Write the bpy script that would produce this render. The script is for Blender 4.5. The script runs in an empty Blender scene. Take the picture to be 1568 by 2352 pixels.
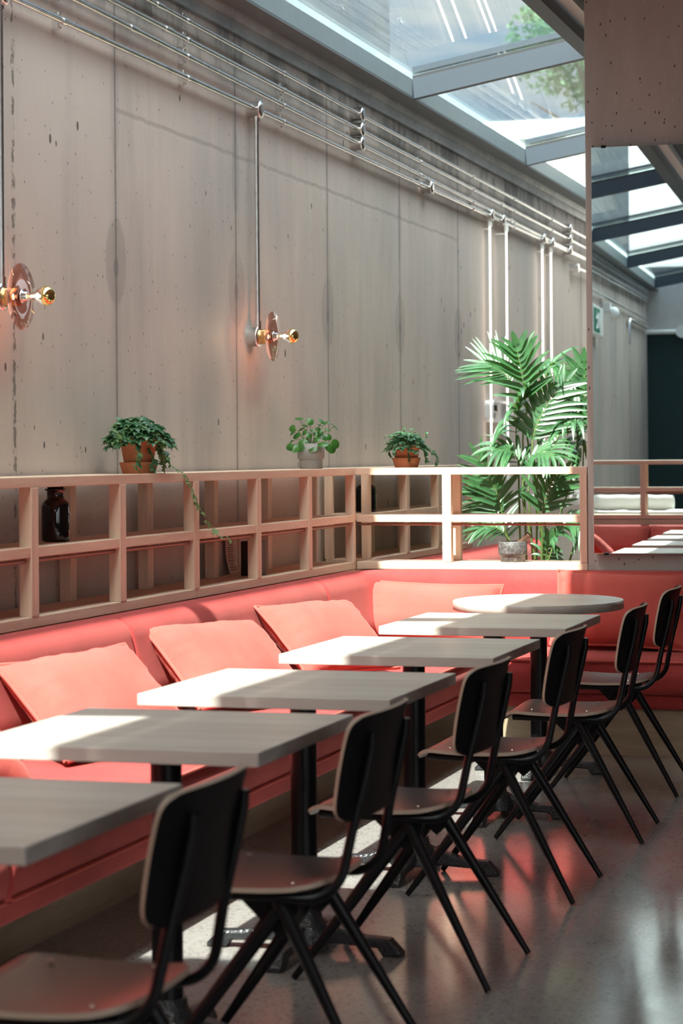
import bpy, bmesh, math, random
from mathutils import Vector, Matrix, noise
random.seed(7)
PI = math.pi
SC = bpy.context.scene
COL = SC.collection

# ------------------------------------------------------------------ materials
MATS = {}
class NT:
    """small helper around a node tree"""
    def __init__(s, mat):
        mat.use_nodes = True
        s.t = mat.node_tree; s.t.nodes.clear()
        s.out = s.t.nodes.new('ShaderNodeOutputMaterial')
    def n(s, typ, **kw):
        nd = s.t.nodes.new('ShaderNode' + typ)
        for k, v in kw.items():
            if hasattr(nd, k): setattr(nd, k, v)
        return nd
    def put(s, sock, v):
        if isinstance(v, bpy.types.NodeSocket): s.t.links.new(v, sock)
        elif isinstance(v, (tuple, list)) and len(v) == 3 and sock.type == 'RGBA': sock.default_value = (*v, 1)
        else: sock.default_value = v
    def math(s, op, a, b=0.0, c=None, clamp=False):
        nd = s.n('Math', operation=op, use_clamp=clamp)
        s.put(nd.inputs[0], a); s.put(nd.inputs[1], b)
        if c is not None: s.put(nd.inputs[2], c)
        return nd.outputs[0]
    def pos(s):
        return s.n('TexCoord').outputs['Object']
    def geo(s):
        return s.n('NewGeometry').outputs['Position']
    def scale(s, v, sc, loc=(0, 0, 0)):
        nd = s.n('Mapping'); s.put(nd.inputs['Vector'], v)
        nd.inputs['Scale'].default_value = sc; nd.inputs['Location'].default_value = loc
        return nd.outputs[0]
    def noise(s, v, scale=5, detail=4, rough=.55, dist=0):
        nd = s.n('TexNoise'); s.put(nd.inputs['Vector'], v)
        nd.inputs['Scale'].default_value = scale; nd.inputs['Detail'].default_value = detail
        nd.inputs['Roughness'].default_value = rough; nd.inputs['Distortion'].default_value = dist
        return nd.outputs['Fac']
    def vor(s, v, scale=5, feature='F1'):
        nd = s.n('TexVoronoi', feature=feature); s.put(nd.inputs['Vector'], v)
        nd.inputs['Scale'].default_value = scale
        return nd.outputs['Distance'], nd.outputs['Color']
    def ramp(s, f, stops):
        nd = s.n('ValToRGB'); s.put(nd.inputs[0], f)
        els = nd.color_ramp.elements
        while len(els) < len(stops): els.new(.5)
        for e, (p, c) in zip(els, stops):
            e.position = p; e.color = (*c, 1) if len(c) == 3 else c
        return nd.outputs[0]
    def ss(s, v, a, b):
        nd = s.n('MapRange', interpolation_type='SMOOTHSTEP'); s.put(nd.inputs[0], v)
        nd.inputs[1].default_value = a; nd.inputs[2].default_value = b
        return nd.outputs[0]
    def mix(s, f, a, b, typ='MIX'):
        nd = s.n('Mix', data_type='RGBA', blend_type=typ)
        s.put(nd.inputs[0], f); s.put(nd.inputs[6], a); s.put(nd.inputs[7], b)
        return nd.outputs[2]
    def sep(s, v):
        nd = s.n('SeparateXYZ'); s.put(nd.inputs[0], v); return nd.outputs
    def comb(s, x, y, z):
        nd = s.n('CombineXYZ'); s.put(nd.inputs[0], x); s.put(nd.inputs[1], y); s.put(nd.inputs[2], z); return nd.outputs[0]
    def bump(s, h, strength=.3, dist=.01):
        nd = s.n('Bump'); s.put(nd.inputs['Height'], h)
        nd.inputs['Strength'].default_value = strength; nd.inputs['Distance'].default_value = dist
        return nd.outputs[0]
    def bsdf(s, color, rough=.5, metal=0, normal=None, **kw):
        nd = s.n('BsdfPrincipled')
        s.put(nd.inputs['Base Color'], color); s.put(nd.inputs['Roughness'], rough); s.put(nd.inputs['Metallic'], metal)
        if normal is not None: s.put(nd.inputs['Normal'], normal)
        for k, v in kw.items(): s.put(nd.inputs[k], v)
        return nd.outputs[0]
    def done(s, sh): s.t.links.new(sh, s.out.inputs[0])

def mat(name, fn):
    m = bpy.data.materials.new(name); t = NT(m); t.done(fn(t)); MATS[name] = m; return m
M = MATS

def plain(name, col, rough=.5, metal=0, bump=0, bscale=60, var=.12, **kw):
    def f(t):
        p = t.pos(); nz = t.noise(p, bscale * .2, 3)
        c = t.mix(nz, tuple(k * (1 - var) for k in col), tuple(min(1, k * (1 + var)) for k in col))
        nrm = t.bump(t.noise(p, bscale, 3), bump, .004) if bump else None
        return t.bsdf(c, rough, metal, nrm, **kw)
    return mat(name, f)

def concrete(name, joints=False, hs=1.0, base=(.55, .470, .418), dark=(.40, .348, .315), axis='y'):
    def f(t):
        g = t.geo(); x, y, z = t.sep(g)
        streak = t.noise(t.scale(g, (2.0, 2.0, .34)), 1.5, 6, .62, .25)
        blot = t.noise(g, .9, 4, .5)
        fine = t.noise(t.scale(g, (14, 14, 4)), 2.0, 5, .7)
        c = t.mix(t.ss(streak, .28, .62), dark, base)
        c = t.mix(t.math('MULTIPLY', t.ss(blot, .35, .7), .5), c, tuple(k * 1.12 for k in base))
        c = t.mix(t.math('MULTIPLY', t.ss(fine, .52, .75), .30), c, (.60, .57, .53))
        grey = t.noise(t.scale(g, (1, 1, .6), (4, 2, 9)), .55, 4, .6)
        c = t.mix(t.math('MULTIPLY', t.ss(grey, .45, .66), .55), c, (.37, .37, .345))
        # blow holes
        d, vc = t.vor(t.scale(g, (15, 15, 8.5)), 1.0)
        rnd = t.sep(vc)
        keep = t.math('GREATER_THAN', rnd[0], .28)
        size = t.math('ADD', .05, t.math('MULTIPLY', t.math('POWER', rnd[1], 2.2), .17))
        size = t.math('MULTIPLY', size, hs)
        size = t.math('MULTIPLY', size, t.ss(t.noise(g, 1.3, 2), .28, .60))
        hole = t.math('MULTIPLY', t.math('LESS_THAN', d, size), keep)
        d2, vc2 = t.vor(t.scale(g, (42, 42, 22)), 1.0)
        hole2 = t.math('MULTIPLY', t.math('LESS_THAN', d2, .17), t.math('GREATER_THAN', t.sep(vc2)[0], .72))
        hole = t.math('MAXIMUM', hole, hole2)
        h = t.math('MULTIPLY', hole, -1.0)
        if joints:
            wob = t.math('MULTIPLY', t.math('SUBTRACT', t.noise(t.scale(g, (1, 1, 3)), 9, 3), .5), .010)
            u = t.math('DIVIDE', t.math('SUBTRACT', y, 8.512), 1.482)
            fr = t.math('ABSOLUTE', t.math('SUBTRACT', u, t.math('ROUND', u)))
            dj = t.math('ABSOLUTE', t.math('ADD', t.math('MULTIPLY', fr, 1.482), wob))
            jv = t.math('SUBTRACT', 1.0, t.ss(dj, .004, .013))
            soft = t.math('SUBTRACT', 1.0, t.ss(dj, .01, .055))
            # horizontal board mark at 2.78 m
            ragged = t.math('MULTIPLY', t.math('SUBTRACT', t.noise(t.scale(g, (1, 2, 1)), 5, 3), .5), .03)
            dh = t.math('ABSOLUTE', t.math('ADD', t.math('SUBTRACT', z, 2.785), ragged))
            jh = t.math('SUBTRACT', 1.0, t.ss(dh, .003, .016))
            jh = t.math('MULTIPLY', jh, t.math('GREATER_THAN', y, 8.51))
            jh = t.math('MULTIPLY', jh, t.math('LESS_THAN', y, 14.43))
            jh = t.math('MULTIPLY', jh, .42)
            # rough pour line near the left lamp
            rw = t.math('MULTIPLY', t.math('SUBTRACT', t.noise(t.scale(g, (1, 1, 1)), 26, 4, .7), .5), .06)
            dr = t.math('ABSOLUTE', t.math('ADD', t.math('SUBTRACT', y, 7.53), rw))
            jr = t.math('MULTIPLY', t.math('SUBTRACT', 1.0, t.ss(dr, .004, .018)), t.ss(t.noise(g, 22, 3), .42, .55))
            # stains round the tie holes (dark ovals on the joints)
            def oval(zc, ry, rz, ph):
                e1 = t.math('DIVIDE', t.math('MULTIPLY', fr, 1.482), ry)
                zz = t.math('DIVIDE', t.math('SUBTRACT', z, t.math('ADD', zc, t.math('MULTIPLY', t.math('SUBTRACT', t.noise(t.comb(t.math('ROUND', u), ph, 0), 3.1, 0), .5), .25))), rz)
                r2 = t.math('ADD', t.math('MULTIPLY', e1, e1), t.math('MULTIPLY', zz, zz))
                r2 = t.math('ADD', r2, t.math('MULTIPLY', t.math('SUBTRACT', t.noise(t.scale(g, (1, 1, .5)), 7, 3), .5), .9))
                pr_ = t.noise(t.comb(t.math('ROUND', u), t.math('ADD', ph, 3.3), 0), 2.3, 0)
                return t.math('MULTIPLY', t.math('SUBTRACT', 1.0, t.ss(r2, .75, 1.15)), t.ss(pr_, .30, .62))
            ov = t.math('MAXIMUM', oval(2.17, .115, .18, 0.0), t.math('MULTIPLY', oval(2.72, .05, .2, 5.0), .8))
            ovh = oval(2.15, .028, .04, 0.0)
            c = t.mix(t.math('MULTIPLY', ov, .36), c, (.20, .185, .175))
            c = t.mix(t.math('MULTIPLY', ovh, .5), c, (.13, .12, .12))
            c = t.mix(t.math('MULTIPLY', soft, .18), c, (.22, .20, .19))
            c = t.mix(t.math('MULTIPLY', t.math('MAXIMUM', jv, jh), .62), c, (.12, .105, .095))
            c = t.mix(t.math('MULTIPLY', jr, .75), c, (.09, .075, .065))
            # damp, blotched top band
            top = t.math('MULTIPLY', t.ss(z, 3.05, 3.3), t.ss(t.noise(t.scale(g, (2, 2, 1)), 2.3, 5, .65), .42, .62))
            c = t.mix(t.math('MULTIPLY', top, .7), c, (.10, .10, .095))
            h = t.math('SUBTRACT', h, t.math('ADD', t.math('MULTIPLY', t.math('MAXIMUM', jv, jh), .8), jr))
        c = t.mix(t.math('MULTIPLY', hole, .85), c, (.055, .045, .04))
        h = t.math('ADD', h, t.math('MULTIPLY', fine, .3))
        return t.bsdf(c, .62, 0, t.bump(h, .35, .006))
    return mat(name, f)

concrete('wall_concrete', True)
concrete('column_concrete', False, .38, base=(.46, .405, .37), dark=(.33, .28, .25))

def f_floor(t):
    g = t.geo()
    big = t.noise(g, .8, 4)
    c = t.mix(big, (.23, .208, .193), (.305, .278, .26))
    d, vc = t.vor(g, 95); r = t.sep(vc)
    spk = t.math('MULTIPLY', t.math('GREATER_THAN', r[0], .72), t.math('LESS_THAN', d, .55))
    c = t.mix(t.math('MULTIPLY', spk, .55), c, (.33, .31, .30))
    spk2 = t.math('MULTIPLY', t.math('LESS_THAN', r[1], .24), t.math('LESS_THAN', d, .5))
    c = t.mix(t.math('MULTIPLY', spk2, .45), c, (.06, .055, .055))
    d3, vc3 = t.vor(g, 38)
    spk3 = t.math('MULTIPLY', t.math('LESS_THAN', t.sep(vc3)[1], .14), t.math('LESS_THAN', d3, .35))
    c = t.mix(t.math('MULTIPLY', spk3, .22), c, (.05, .045, .05))
    rg = t.math('ADD', .085, t.math('MULTIPLY', t.noise(g, 6, 4), .10))
    return t.bsdf(c, rg, 0, t.bump(t.noise(g, 3.0, 2), .03, .01), **{'IOR': 1.6})
mat('floor_polished_concrete', f_floor)

def wood(name, a, b, grain=(1, 14, 14), rough=.5, world=False, planks=0):
    def f(t):
        p = t.geo() if world else t.pos()
        n1 = t.noise(t.scale(p, grain), 1.6, 6, .62, .3)
        n2 = t.noise(t.scale(p, tuple(k * 6 for k in grain)), 2.0, 3, .7)
        c = t.mix(t.ss(n1, .3, .7), a, b)
        c = t.mix(t.math('MULTIPLY', t.ss(n2, .5, .75), .22), c, tuple(k * .62 for k in a))
        if planks:
            x, y, z = t.sep(p)
            u = t.math('DIVIDE', y, planks); k = t.math('FLOOR', u)
            rn = t.n('TexWhiteNoise', noise_dimensions='1D'); t.put(rn.inputs['W'], k)
            c = t.mix(t.math('MULTIPLY', rn.outputs[0], .22), c, tuple(q * .72 for q in a))
        return t.bsdf(c, rough, 0, t.bump(n2, .06, .002))
    return mat(name, f)
wood('ash_tabletop', (.43, .375, .33), (.54, .49, .44), (1.1, 11, 11), .33, planks=.115)
wood('beech_y', (.65, .455, .33), (.76, .59, .45), (14, 1, 14), .5, True)
wood('beech_x', (.65, .455, .33), (.76, .59, .45), (1, 14, 14), .5, True)
wood('beech_z', (.65, .455, .33), (.76, .59, .45), (14, 14, 1), .5, True)
wood('plinth_ply', (.31, .235, .15), (.41, .32, .22), (1.2, 1.2, 12), .5, True)

def fabric(name, a, b, weave=520, rough=.9, wrinkle=.0):
    def f(t):
        p = t.geo()
        n1 = t.noise(p, 3.5, 4, .6)
        n2 = t.noise(t.scale(p, (1, 1, .35)), weave * .5, 2, .6)
        c = t.mix(t.ss(n1, .3, .7), a, b)
        c = t.mix(t.math('MULTIPLY', t.ss(n2, .5, .72), .25), c, tuple(min(1, k * 1.5 + .03) for k in b))
        h = t.math('ADD', t.math('MULTIPLY', n2, .25), t.math('MULTIPLY', t.noise(p, 11, 4, .6), wrinkle))
        return t.bsdf(c, rough, 0, t.bump(h, .35, .006), **{'Sheen Weight': .12, 'Sheen Roughness': .5, 'Sheen Tint': (1, .55, .45, 1)})
    return mat(name, f)
fabric('red_wool', (.30, .027, .026), (.37, .039, .036))
fabric('pillow_linen', (.43, .064, .050), (.49, .082, .063), 700, .95, 1.2)
plain('red_piping', (.50, .085, .065), .9)

plain('black_metal', (.005, .005, .006), .32, 0, 0, 60, .1, **{'Specular IOR Level': .28})
def f_iron(t):
    p = t.pos(); d, _ = t.vor(p, 190)
    return t.bsdf((.013, .014, .016), .3, 0, t.bump(d, .55, .004), **{'Specular IOR Level': .7})
mat('hammered_black_iron', f_iron)
plain('seat_lacquer', (.012, .011, .013), .30, 0, .04, 90, .15, **{'Specular IOR Level': .16})
plain('back_lacquer', (.004, .004, .005), .45, 0, .05, 120, .1, **{'Specular IOR Level': .22})
plain('ply_edge', (.46, .35, .27), .55)
def f_galv(t):
    p = t.geo(); d, vc = t.vor(t.scale(p, (1, .35, .6)), 55)
    n1 = t.noise(t.scale(p, (1, 1.5, 1.5)), 5, 4)
    c = t.mix(t.sep(vc)[0], (.74, .74, .74), (.86, .86, .85))
    c = t.mix(t.ss(n1, .58, .78), c, (.52, .49, .47))
    return t.bsdf(c, .24, 1.0)
mat('galvanised_steel', f_galv)
def f_flash(t):
    p = t.geo(); n1 = t.noise(t.scale(p, (2, 1.2, 3)), 2.2, 5, .65)
    c = t.mix(t.ss(n1, .35, .7), (.36, .40, .42), (.55, .58, .58))
    return t.bsdf(c, .40, .35, t.bump(n1, .1, .01))
mat('flashing_steel', f_flash)
plain('roof_steel_paint', (.036, .049, .066), .5, 0, .08, 200, .06)
plain('eaves_steel', (.26, .31, .32), .35, .2)
plain('soffit_steel', (.14, .15, .155), .5, .2)
plain('dark_seal', (.02, .022, .025), .6)
plain('white_frame', (.72, .72, .70), .5)
plain('ceiling_paint', (.50, .48, .47), .8)
plain('green_wall_paint', (.008, .03, .032), .7)
plain('white_plastic', (.78, .78, .76), .4)
plain('acrylic_white', (.66, .67, .67), .35)
plain('white_sill', (.80, .79, .75), .5)
plain('terracotta', (.47, .155, .07), .8, 0, .15, 80, .2)
plain('grey_ceramic', (.30, .29, .285), .65, 0, .05, 80, .06)
plain('white_ceramic', (.75, .72, .68), .5)
plain('soil', (.03, .02, .015), .95)
plain('brown_glass', (.006, .004, .004), .06, 0, 0, 20, .1, **{'Specular IOR Level': .6})
plain('black_board', (.015, .014, .015), .55)
plain('brass', (.80, .50, .22), .26, 1)
plain('gold_mirror', (.95, .66, .25), .06, 1)
plain('steel_ring', (.75, .72, .68), .2, 1)
plain('bronze_rod', (.28, .13, .09), .4, .3)
plain('paper', (.62, .50, .45), .85)
plain('print_ink', (.03, .03, .03), .7)
plain('white_ink', (.85, .85, .82), .6)
plain('exit_green', (.0, .17, .11), .5)
plain('towel_cloth', (.68, .66, .63), .95, 0, .4, 120)
def f_marble(t):
    p = t.pos(); n1 = t.noise(t.scale(p, (1, 1, 2.2)), 16, 6, .65, 1.6)
    c = t.mix(t.ss(n1, .35, .62), (.045, .043, .043), (.10, .096, .094))
    v = t.math('ABSOLUTE', t.math('SUBTRACT', t.noise(p, 13, 3, .5, 1.5), .5))
    c = t.mix(t.math('SUBTRACT', 1.0, t.ss(v, .0, .012)), c, (.30, .29, .28))
    return t.bsdf(c, .5, 0, t.bump(n1, .2, .004))
mat('grey_marble', f_marble)
plain('pestle_wood', (.10, .055, .035), .35, 0, 0, 30, .3)

def leafmat(name, a, b, rough=.4, trans=.35, tcol=None, spec=.5):
    def f(t):
        g = t.geo(); n1 = t.noise(g, 14, 3)
        c = t.mix(t.ss(n1, .3, .7), a, b)
        base = t.bsdf(c, rough, **{'Specular IOR Level': spec})
        tr = t.n('BsdfTranslucent'); t.put(tr.inputs[0], tcol or tuple(min(1, k * 1.7) for k in b))
        mx = t.n('MixShader'); mx.inputs[0].default_value = trans
        t.t.links.new(base, mx.inputs[1]); t.t.links.new(tr.outputs[0], mx.inputs[2])
        return mx.outputs[0]
    return mat(name, f)
leafmat('palm_leaf', (.022, .085, .030), (.05, .15, .05), .36, .24, (.17, .34, .06), .9)
leafmat('ivy_leaf', (.030, .095, .040), (.075, .19, .08), .4, .25)
leafmat('vine_leaf_pale', (.12, .24, .09), (.2, .3, .12), .5, .35)
leafmat('pilea_leaf', (.030, .12, .022), (.055, .19, .03), .3, .25)
leafmat('tree_leaf', (.05, .12, .06), (.10, .20, .10), .6, .3)
plain('stem_green', (.13, .22, .06), .5)
plain('stem_brown', (.16, .12, .06), .7)
plain('bark', (.10, .08, .06), .9)

def thin_glass(name, tint, refl=1.0, ior=1.5, rough=.0):
    def f(t):
        lw = t.n('LayerWeight'); lw.inputs[0].default_value = .5
        k = ((ior - 1) / (ior + 1)) ** 2
        fr = t.math('ADD', k * 1.7, t.math('MULTIPLY', t.math('POWER', lw.outputs['Facing'], 5.0), 1 - k * 1.7))
        tr = t.n('BsdfTransparent'); t.put(tr.inputs[0], tint)
        gl = t.n('BsdfGlossy'); gl.inputs['Roughness'].default_value = rough
        t.put(gl.inputs[0], (1, 1, 1))
        mx = t.n('MixShader'); t.put(mx.inputs[0], t.math('MULTIPLY', fr, refl, clamp=True))
        t.t.links.new(tr.outputs[0], mx.inputs[1]); t.t.links.new(gl.outputs[0], mx.inputs[2])
        return mx.outputs[0]
    return mat(name, f)
thin_glass('roof_glass', (.86, .91, .90), .8)
thin_glass('bulb_glass', (.96, .90, .82), 2.2)
thin_glass('pink_glass', (.80, .58, .53), .8, 1.5)
thin_glass('window_glass', (.92, .95, .94), 1.0)
def f_mirror(t):
    g = t.n('BsdfGlossy'); g.inputs['Roughness'].default_value = 0.0; t.put(g.inputs[0], (.70, .78, .78)); return g.outputs[0]
mat('mirror_silver', f_mirror)
def emit(name, col, s):
    def f(t):
        e = t.n('Emission'); t.put(e.inputs[0], col); e.inputs[1].default_value = s; return e.outputs[0]
    return mat(name, f)
emit('led_light', (1, .86, .74), 1.5)
emit('filament', (1, .62, .26), 9.0)

def f_clad(t):
    g = t.geo(); x, y, z = t.sep(g)
    u = t.math('FRACT', t.math('DIVIDE', z, .085))
    ln = t.math('SUBTRACT', 1.0, t.ss(t.math('ABSOLUTE', t.math('SUBTRACT', u, .5)), .0, .12))
    n1 = t.noise(t.scale(g, (.8, .8, 8)), 1.6, 5, .6); n2 = t.noise(g, .7, 3)
    c = t.mix(t.ss(n1, .3, .7), (.20, .22, .24), (.33, .35, .36))
    c = t.mix(t.ss(n2, .45, .7), c, (.19, .235, .28))
    c = t.mix(t.math('MULTIPLY', ln, .45), c, (.09, .10, .11))
    return t.bsdf(c, .8)
mat('stone_cladding', f_clad)
plain('pale_render', (.60, .61, .58), .9, 0, 0, 5, .08)
plain('roof_deck', (.2, .2, .2), .8)
plain('grass_ground', (.25, .26, .22), .9)

# ------------------------------------------------------------------ mesh helpers
class MB:
    def __init__(s): s.v = []; s.f = []; s.m = []; s.mats = []; s.sm = []
    def mi(s, m):
        if m not in s.mats: s.mats.append(m)
        return s.mats.index(m)
    def add(s, verts, faces, m, smooth=False):
        o = len(s.v); k = s.mi(m)
        s.v += [tuple(p) for p in verts]
        for f in faces: s.f.append(tuple(i + o for i in f)); s.m.append(k); s.sm.append(smooth)
    def box(s, x0, x1, y0, y1, z0, z1, m, bev=0.0):
        if bev <= 0:
            v = [(x, y, z) for z in (z0, z1) for y in (y0, y1) for x in (x0, x1)]
            s.add(v, [(0, 2, 3, 1), (4, 5, 7, 6), (0, 1, 5, 4), (2, 6, 7, 3), (0, 4, 6, 2), (1, 3, 7, 5)], m); return
        bm = bmesh.new(); bmesh.ops.create_cube(bm, size=1)
        for v in bm.verts: v.co = Vector(((x0 + x1) / 2 + v.co.x * (x1 - x0), (y0 + y1) / 2 + v.co.y * (y1 - y0), (z0 + z1) / 2 + v.co.z * (z1 - z0)))
        bmesh.ops.bevel(bm, geom=bm.edges[:], offset=bev, segments=2, profile=.6, affect='EDGES')
        s.bm(bm, m); bm.free()
    def bm(s, bm, m, smooth=False):
        bm.verts.ensure_lookup_table(); bm.verts.index_update()
        s.add([v.co[:] for v in bm.verts], [[v.index for v in f.verts] for f in bm.faces], m, smooth)
    def tube(s, pts, r, m, seg=10, caps=True, smooth=True):
        pts = [Vector(p) for p in pts]; n = len(pts)
        rs = r if isinstance(r, (list, tuple)) else [r] * n
        tan = []
        for i in range(n):
            a = pts[max(0, i - 1)]; b = pts[min(n - 1, i + 1)]; d = (b - a)
            tan.append(d.normalized() if d.length > 1e-9 else Vector((0, 0, 1)))
        up = Vector((0, 0, 1)) if abs(tan[0].z) < .9 else Vector((0, 1, 0))
        nrm = (up - tan[0] * up.dot(tan[0])).normalized()
        vs = []
        for i in range(n):
            nrm = nrm - tan[i] * nrm.dot(tan[i]); nrm.normalize(); bi = tan[i].cross(nrm)
            for k in range(seg):
                a = 2 * PI * k / seg
                vs.append(pts[i] + (nrm * math.cos(a) + bi * math.sin(a)) * rs[i])
        fs = [(i * seg + k, i * seg + (k + 1) % seg, (i + 1) * seg + (k + 1) % seg, (i + 1) * seg + k) for i in range(n - 1) for k in range(seg)]
        s.add(vs, fs, m, smooth)
        if caps:
            s.add([vs[k] for k in range(seg)][::-1], [tuple(range(seg))], m)
            s.add([vs[(n - 1) * seg + k] for k in range(seg)], [tuple(range(seg))], m)
    def lathe(s, prof, m, seg=28, c=(0, 0, 0), axis='z', smooth=True):
        vs = []
        for (r, z) in prof:
            for k in range(seg):
                a = 2 * PI * k / seg; p = (r * math.cos(a), r * math.sin(a), z)
                if axis == 'x': p = (z, r * math.cos(a), r * math.sin(a))
                if axis == 'y': p = (r * math.cos(a), z, -r * math.sin(a))
                vs.append((p[0] + c[0], p[1] + c[1], p[2] + c[2]))
        n = len(prof)
        fs = [(i * seg + k, i * seg + (k + 1) % seg, (i + 1) * seg + (k + 1) % seg, (i + 1) * seg + k) for i in range(n - 1) for k in range(seg)]
        s.add(vs, fs, m, smooth)
        if prof[0][0] > 1e-6: s.add(vs[:seg][::-1], [tuple(range(seg))], m)
        if prof[-1][0] > 1e-6: s.add(vs[-seg:], [tuple(range(seg))], m)
    def prism(s, poly, ax, a, b, m):
        """poly of 2-D points extruded along axis ax from a to b"""
        def P(u, v, w):
            return {'x': (w, u, v), 'y': (u, w, v), 'z': (u, v, w)}[ax]
        n = len(poly)
        vs = [P(u, v, a) for u, v in poly] + [P(u, v, b) for u, v in poly]
        fs = [tuple(range(n))[::-1], tuple(range(n, 2 * n))] + [(i, (i + 1) % n, n + (i + 1) % n, n + i) for i in range(n)]
        s.add(vs, fs, m)
    def build(s, name, parent=None, matrix=None, fix=True):
        me = bpy.data.meshes.new(name); me.from_pydata(s.v, [], s.f)
        for m in s.mats: me.materials.append(M[m])
        for p, k, sm in zip(me.polygons, s.m, s.sm): p.material_index = k; p.use_smooth = sm
        if fix:
            bm = bmesh.new(); bm.from_mesh(me); bmesh.ops.recalc_face_normals(bm, faces=bm.faces[:]); bm.to_mesh(me); bm.free()
        me.update()
        o = bpy.data.objects.new(name, me); COL.objects.link(o)
        if parent is not None: o.parent = parent
        if matrix is not None: o.matrix_basis = matrix
        return o

def thing(name, label, cat, loc=(0, 0, 0), rz=0, group=None):
    o = bpy.data.objects.new(name, None); COL.objects.link(o)
    o.empty_display_size = .1; o.location = loc; o.rotation_euler = (0, 0, rz)
    return tag(o, label, cat, group)
def tag(o, label, cat, group=None):
    o['label'] = label; o['category'] = cat
    if group: o['group'] = group
    return o
def struct(o, label=None, cat=None):
    o['kind'] = 'structure'
    if label: o['label'] = label
    if cat: o['category'] = cat
    return o
def dup(root, loc, rz, label, group=None):
    r = root.copy(); COL.objects.link(r); r.location = loc; r.rotation_euler = (0, 0, rz); r['label'] = label
    if group: r['group'] = group
    for ch in list(root.children):
        c = ch.copy(); COL.objects.link(c); c.parent = r
        for g in list(ch.children):
            d = g.copy(); COL.objects.link(d); d.parent = c
    return r
def arc(cx, cz, r, a0, a1, n):
    return [(cx + r * math.cos(a0 + (a1 - a0) * i / n), cz + r * math.sin(a0 + (a1 - a0) * i / n)) for i in range(n + 1)]

# ------------------------------------------------------------------ room dimensions
XW = -3.45          # face of the left concrete wall
XS = -3.18          # front of the open shelves on that wall
YP = 11.05          # front of the divider shelf and of the mirror column
YE, YB = -6.95, 21.0
XR = 3.6

# floor
b = MB(); b.box(-3.75, XR, YE - .2, YB + .2, -.2, 0, 'floor_polished_concrete'); struct(b.build('floor'), 'polished speckled concrete floor', 'floor')
# left wall (with a shallow doorway recess behind the camera, seen in the mirror)
b = MB()
b.box(-3.75, XW, YE - .2, YB + .2, 0, 3.36, 'wall_concrete')
w = struct(b.build('wall_left'), 'grey board-marked concrete wall on the left', 'wall')
# far wall and end walls
b = MB(); b.box(-3.75, XR, YB, YB + .2, 0, 3.75, 'column_concrete'); struct(b.build('wall_back'), 'concrete wall closing the far end of the room', 'wall')
b = MB(); b.box(-3.75, XR, YE - .2, YE, 0, 2.95, 'green_wall_paint'); b.box(-3.75, XR, YE - .2, YE + .03, 2.95, 3.75, 'ceiling_paint')
struct(b.build('wall_front'), 'dark green wall seen in the mirror', 'wall')
# the concrete column panel that carries the mirror
b = MB(); b.box(-1.993, .9, YP, YP + .30, .805, 4.1, 'column_concrete', .006)
struct(b.build('wall_middle'), 'raw concrete panel on the right carrying a mirror', 'wall')
# ceiling right of the skylight
b = MB(); b.box(-2.0, XR, YE - .2, YB + .2, 3.95, 4.1, 'ceiling_paint')
struct(b.build('ceiling'), 'solid ceiling to the right of the skylight', 'ceiling')
# right side: piers, sill and glazing to the street (outside the frame, lets daylight in)
b = MB()
b.box(XR, XR + .2, YE - .2, YB + .2, 0, .9, 'column_concrete'); b.box(XR, XR + .2, YE - .2, YB + .2, 3.1, 4.1, 'ceiling_paint')
for y0_, y1_ in ((YE - .2, -5.2), (-1.6, -.9), (16.6, YB + .2)): b.box(XR, XR + .2, y0_, y1_, .9, 3.1, 'column_concrete')
b.box(XR, XR + .2, 2.6, 16.6, .9, 3.1, 'column_concrete')
struct(b.build('wall_right'), 'wall of windows to the right, outside the frame', 'wall')

# steel flashing on top of the wall
b = MB()
L = [YE, -1.9, 2.6, 7.1, 9.9, 12.72, 15.6, 18.5, YB]
for i in range(len(L) - 1):
    y0, y1 = L[i] + .002, L[i + 1] - .002
    b.prism([(XW - .15, 3.352), (XW + .018, 3.352), (XW + .022, 3.405), (XW - .15, 3.405)], 'y', y0, y1, 'flashing_steel')
    b.prism([(XW - .15, 3.406), (XW + .030, 3.406), (XW + .040, 3.452), (XW - .15, 3.46)], 'y', y0, y1, 'flashing_steel')
struct(b.build('trim_1'), 'steel flashing along the top of the concrete wall', 'trim')
b = MB()
b.box(XW - .1, -3.30, YE, YB, 3.449, 3.462, 'soffit_steel')
struct(b.build('trim_2'), 'dark soffit strip between flashing and skylight', 'trim')

# skylight: rafters, eaves and ridge beams, panes
RX0, RX1 = -3.30, -2.29
SL = .18
def rz_(x): return 3.448 + SL * (x - RX0)
sk = thing('window_1', 'sloping glass skylight with blue-grey steel rafters along the left wall', 'skylight'); sk['kind'] = 'structure'
b = MB()
b.box(RX0 - .14, RX0, YE, YB, 3.463, 3.562, 'eaves_steel'); b.build('eaves_beam', sk)
b = MB()
b.box(RX1, RX1 + .09, YE, YB, 3.625, 3.80, 'roof_steel_paint'); b.build('ridge_beam', sk)
b = MB()
b.box(RX1 + .10, RX1 + .17, YE, YB, 3.70, 3.84, 'white_frame'); b.box(RX1 + .17, RX1 + .25, YE, YB, 3.76, 3.95, 'dark_seal'); b.box(RX1 + .25, -1.9, YE, YB, 3.82, 3.97, 'ceiling_paint')
b.build('upstand', sk)
RY = [12.71 - 3.2 * k for k in range(-2, 7)]
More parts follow.
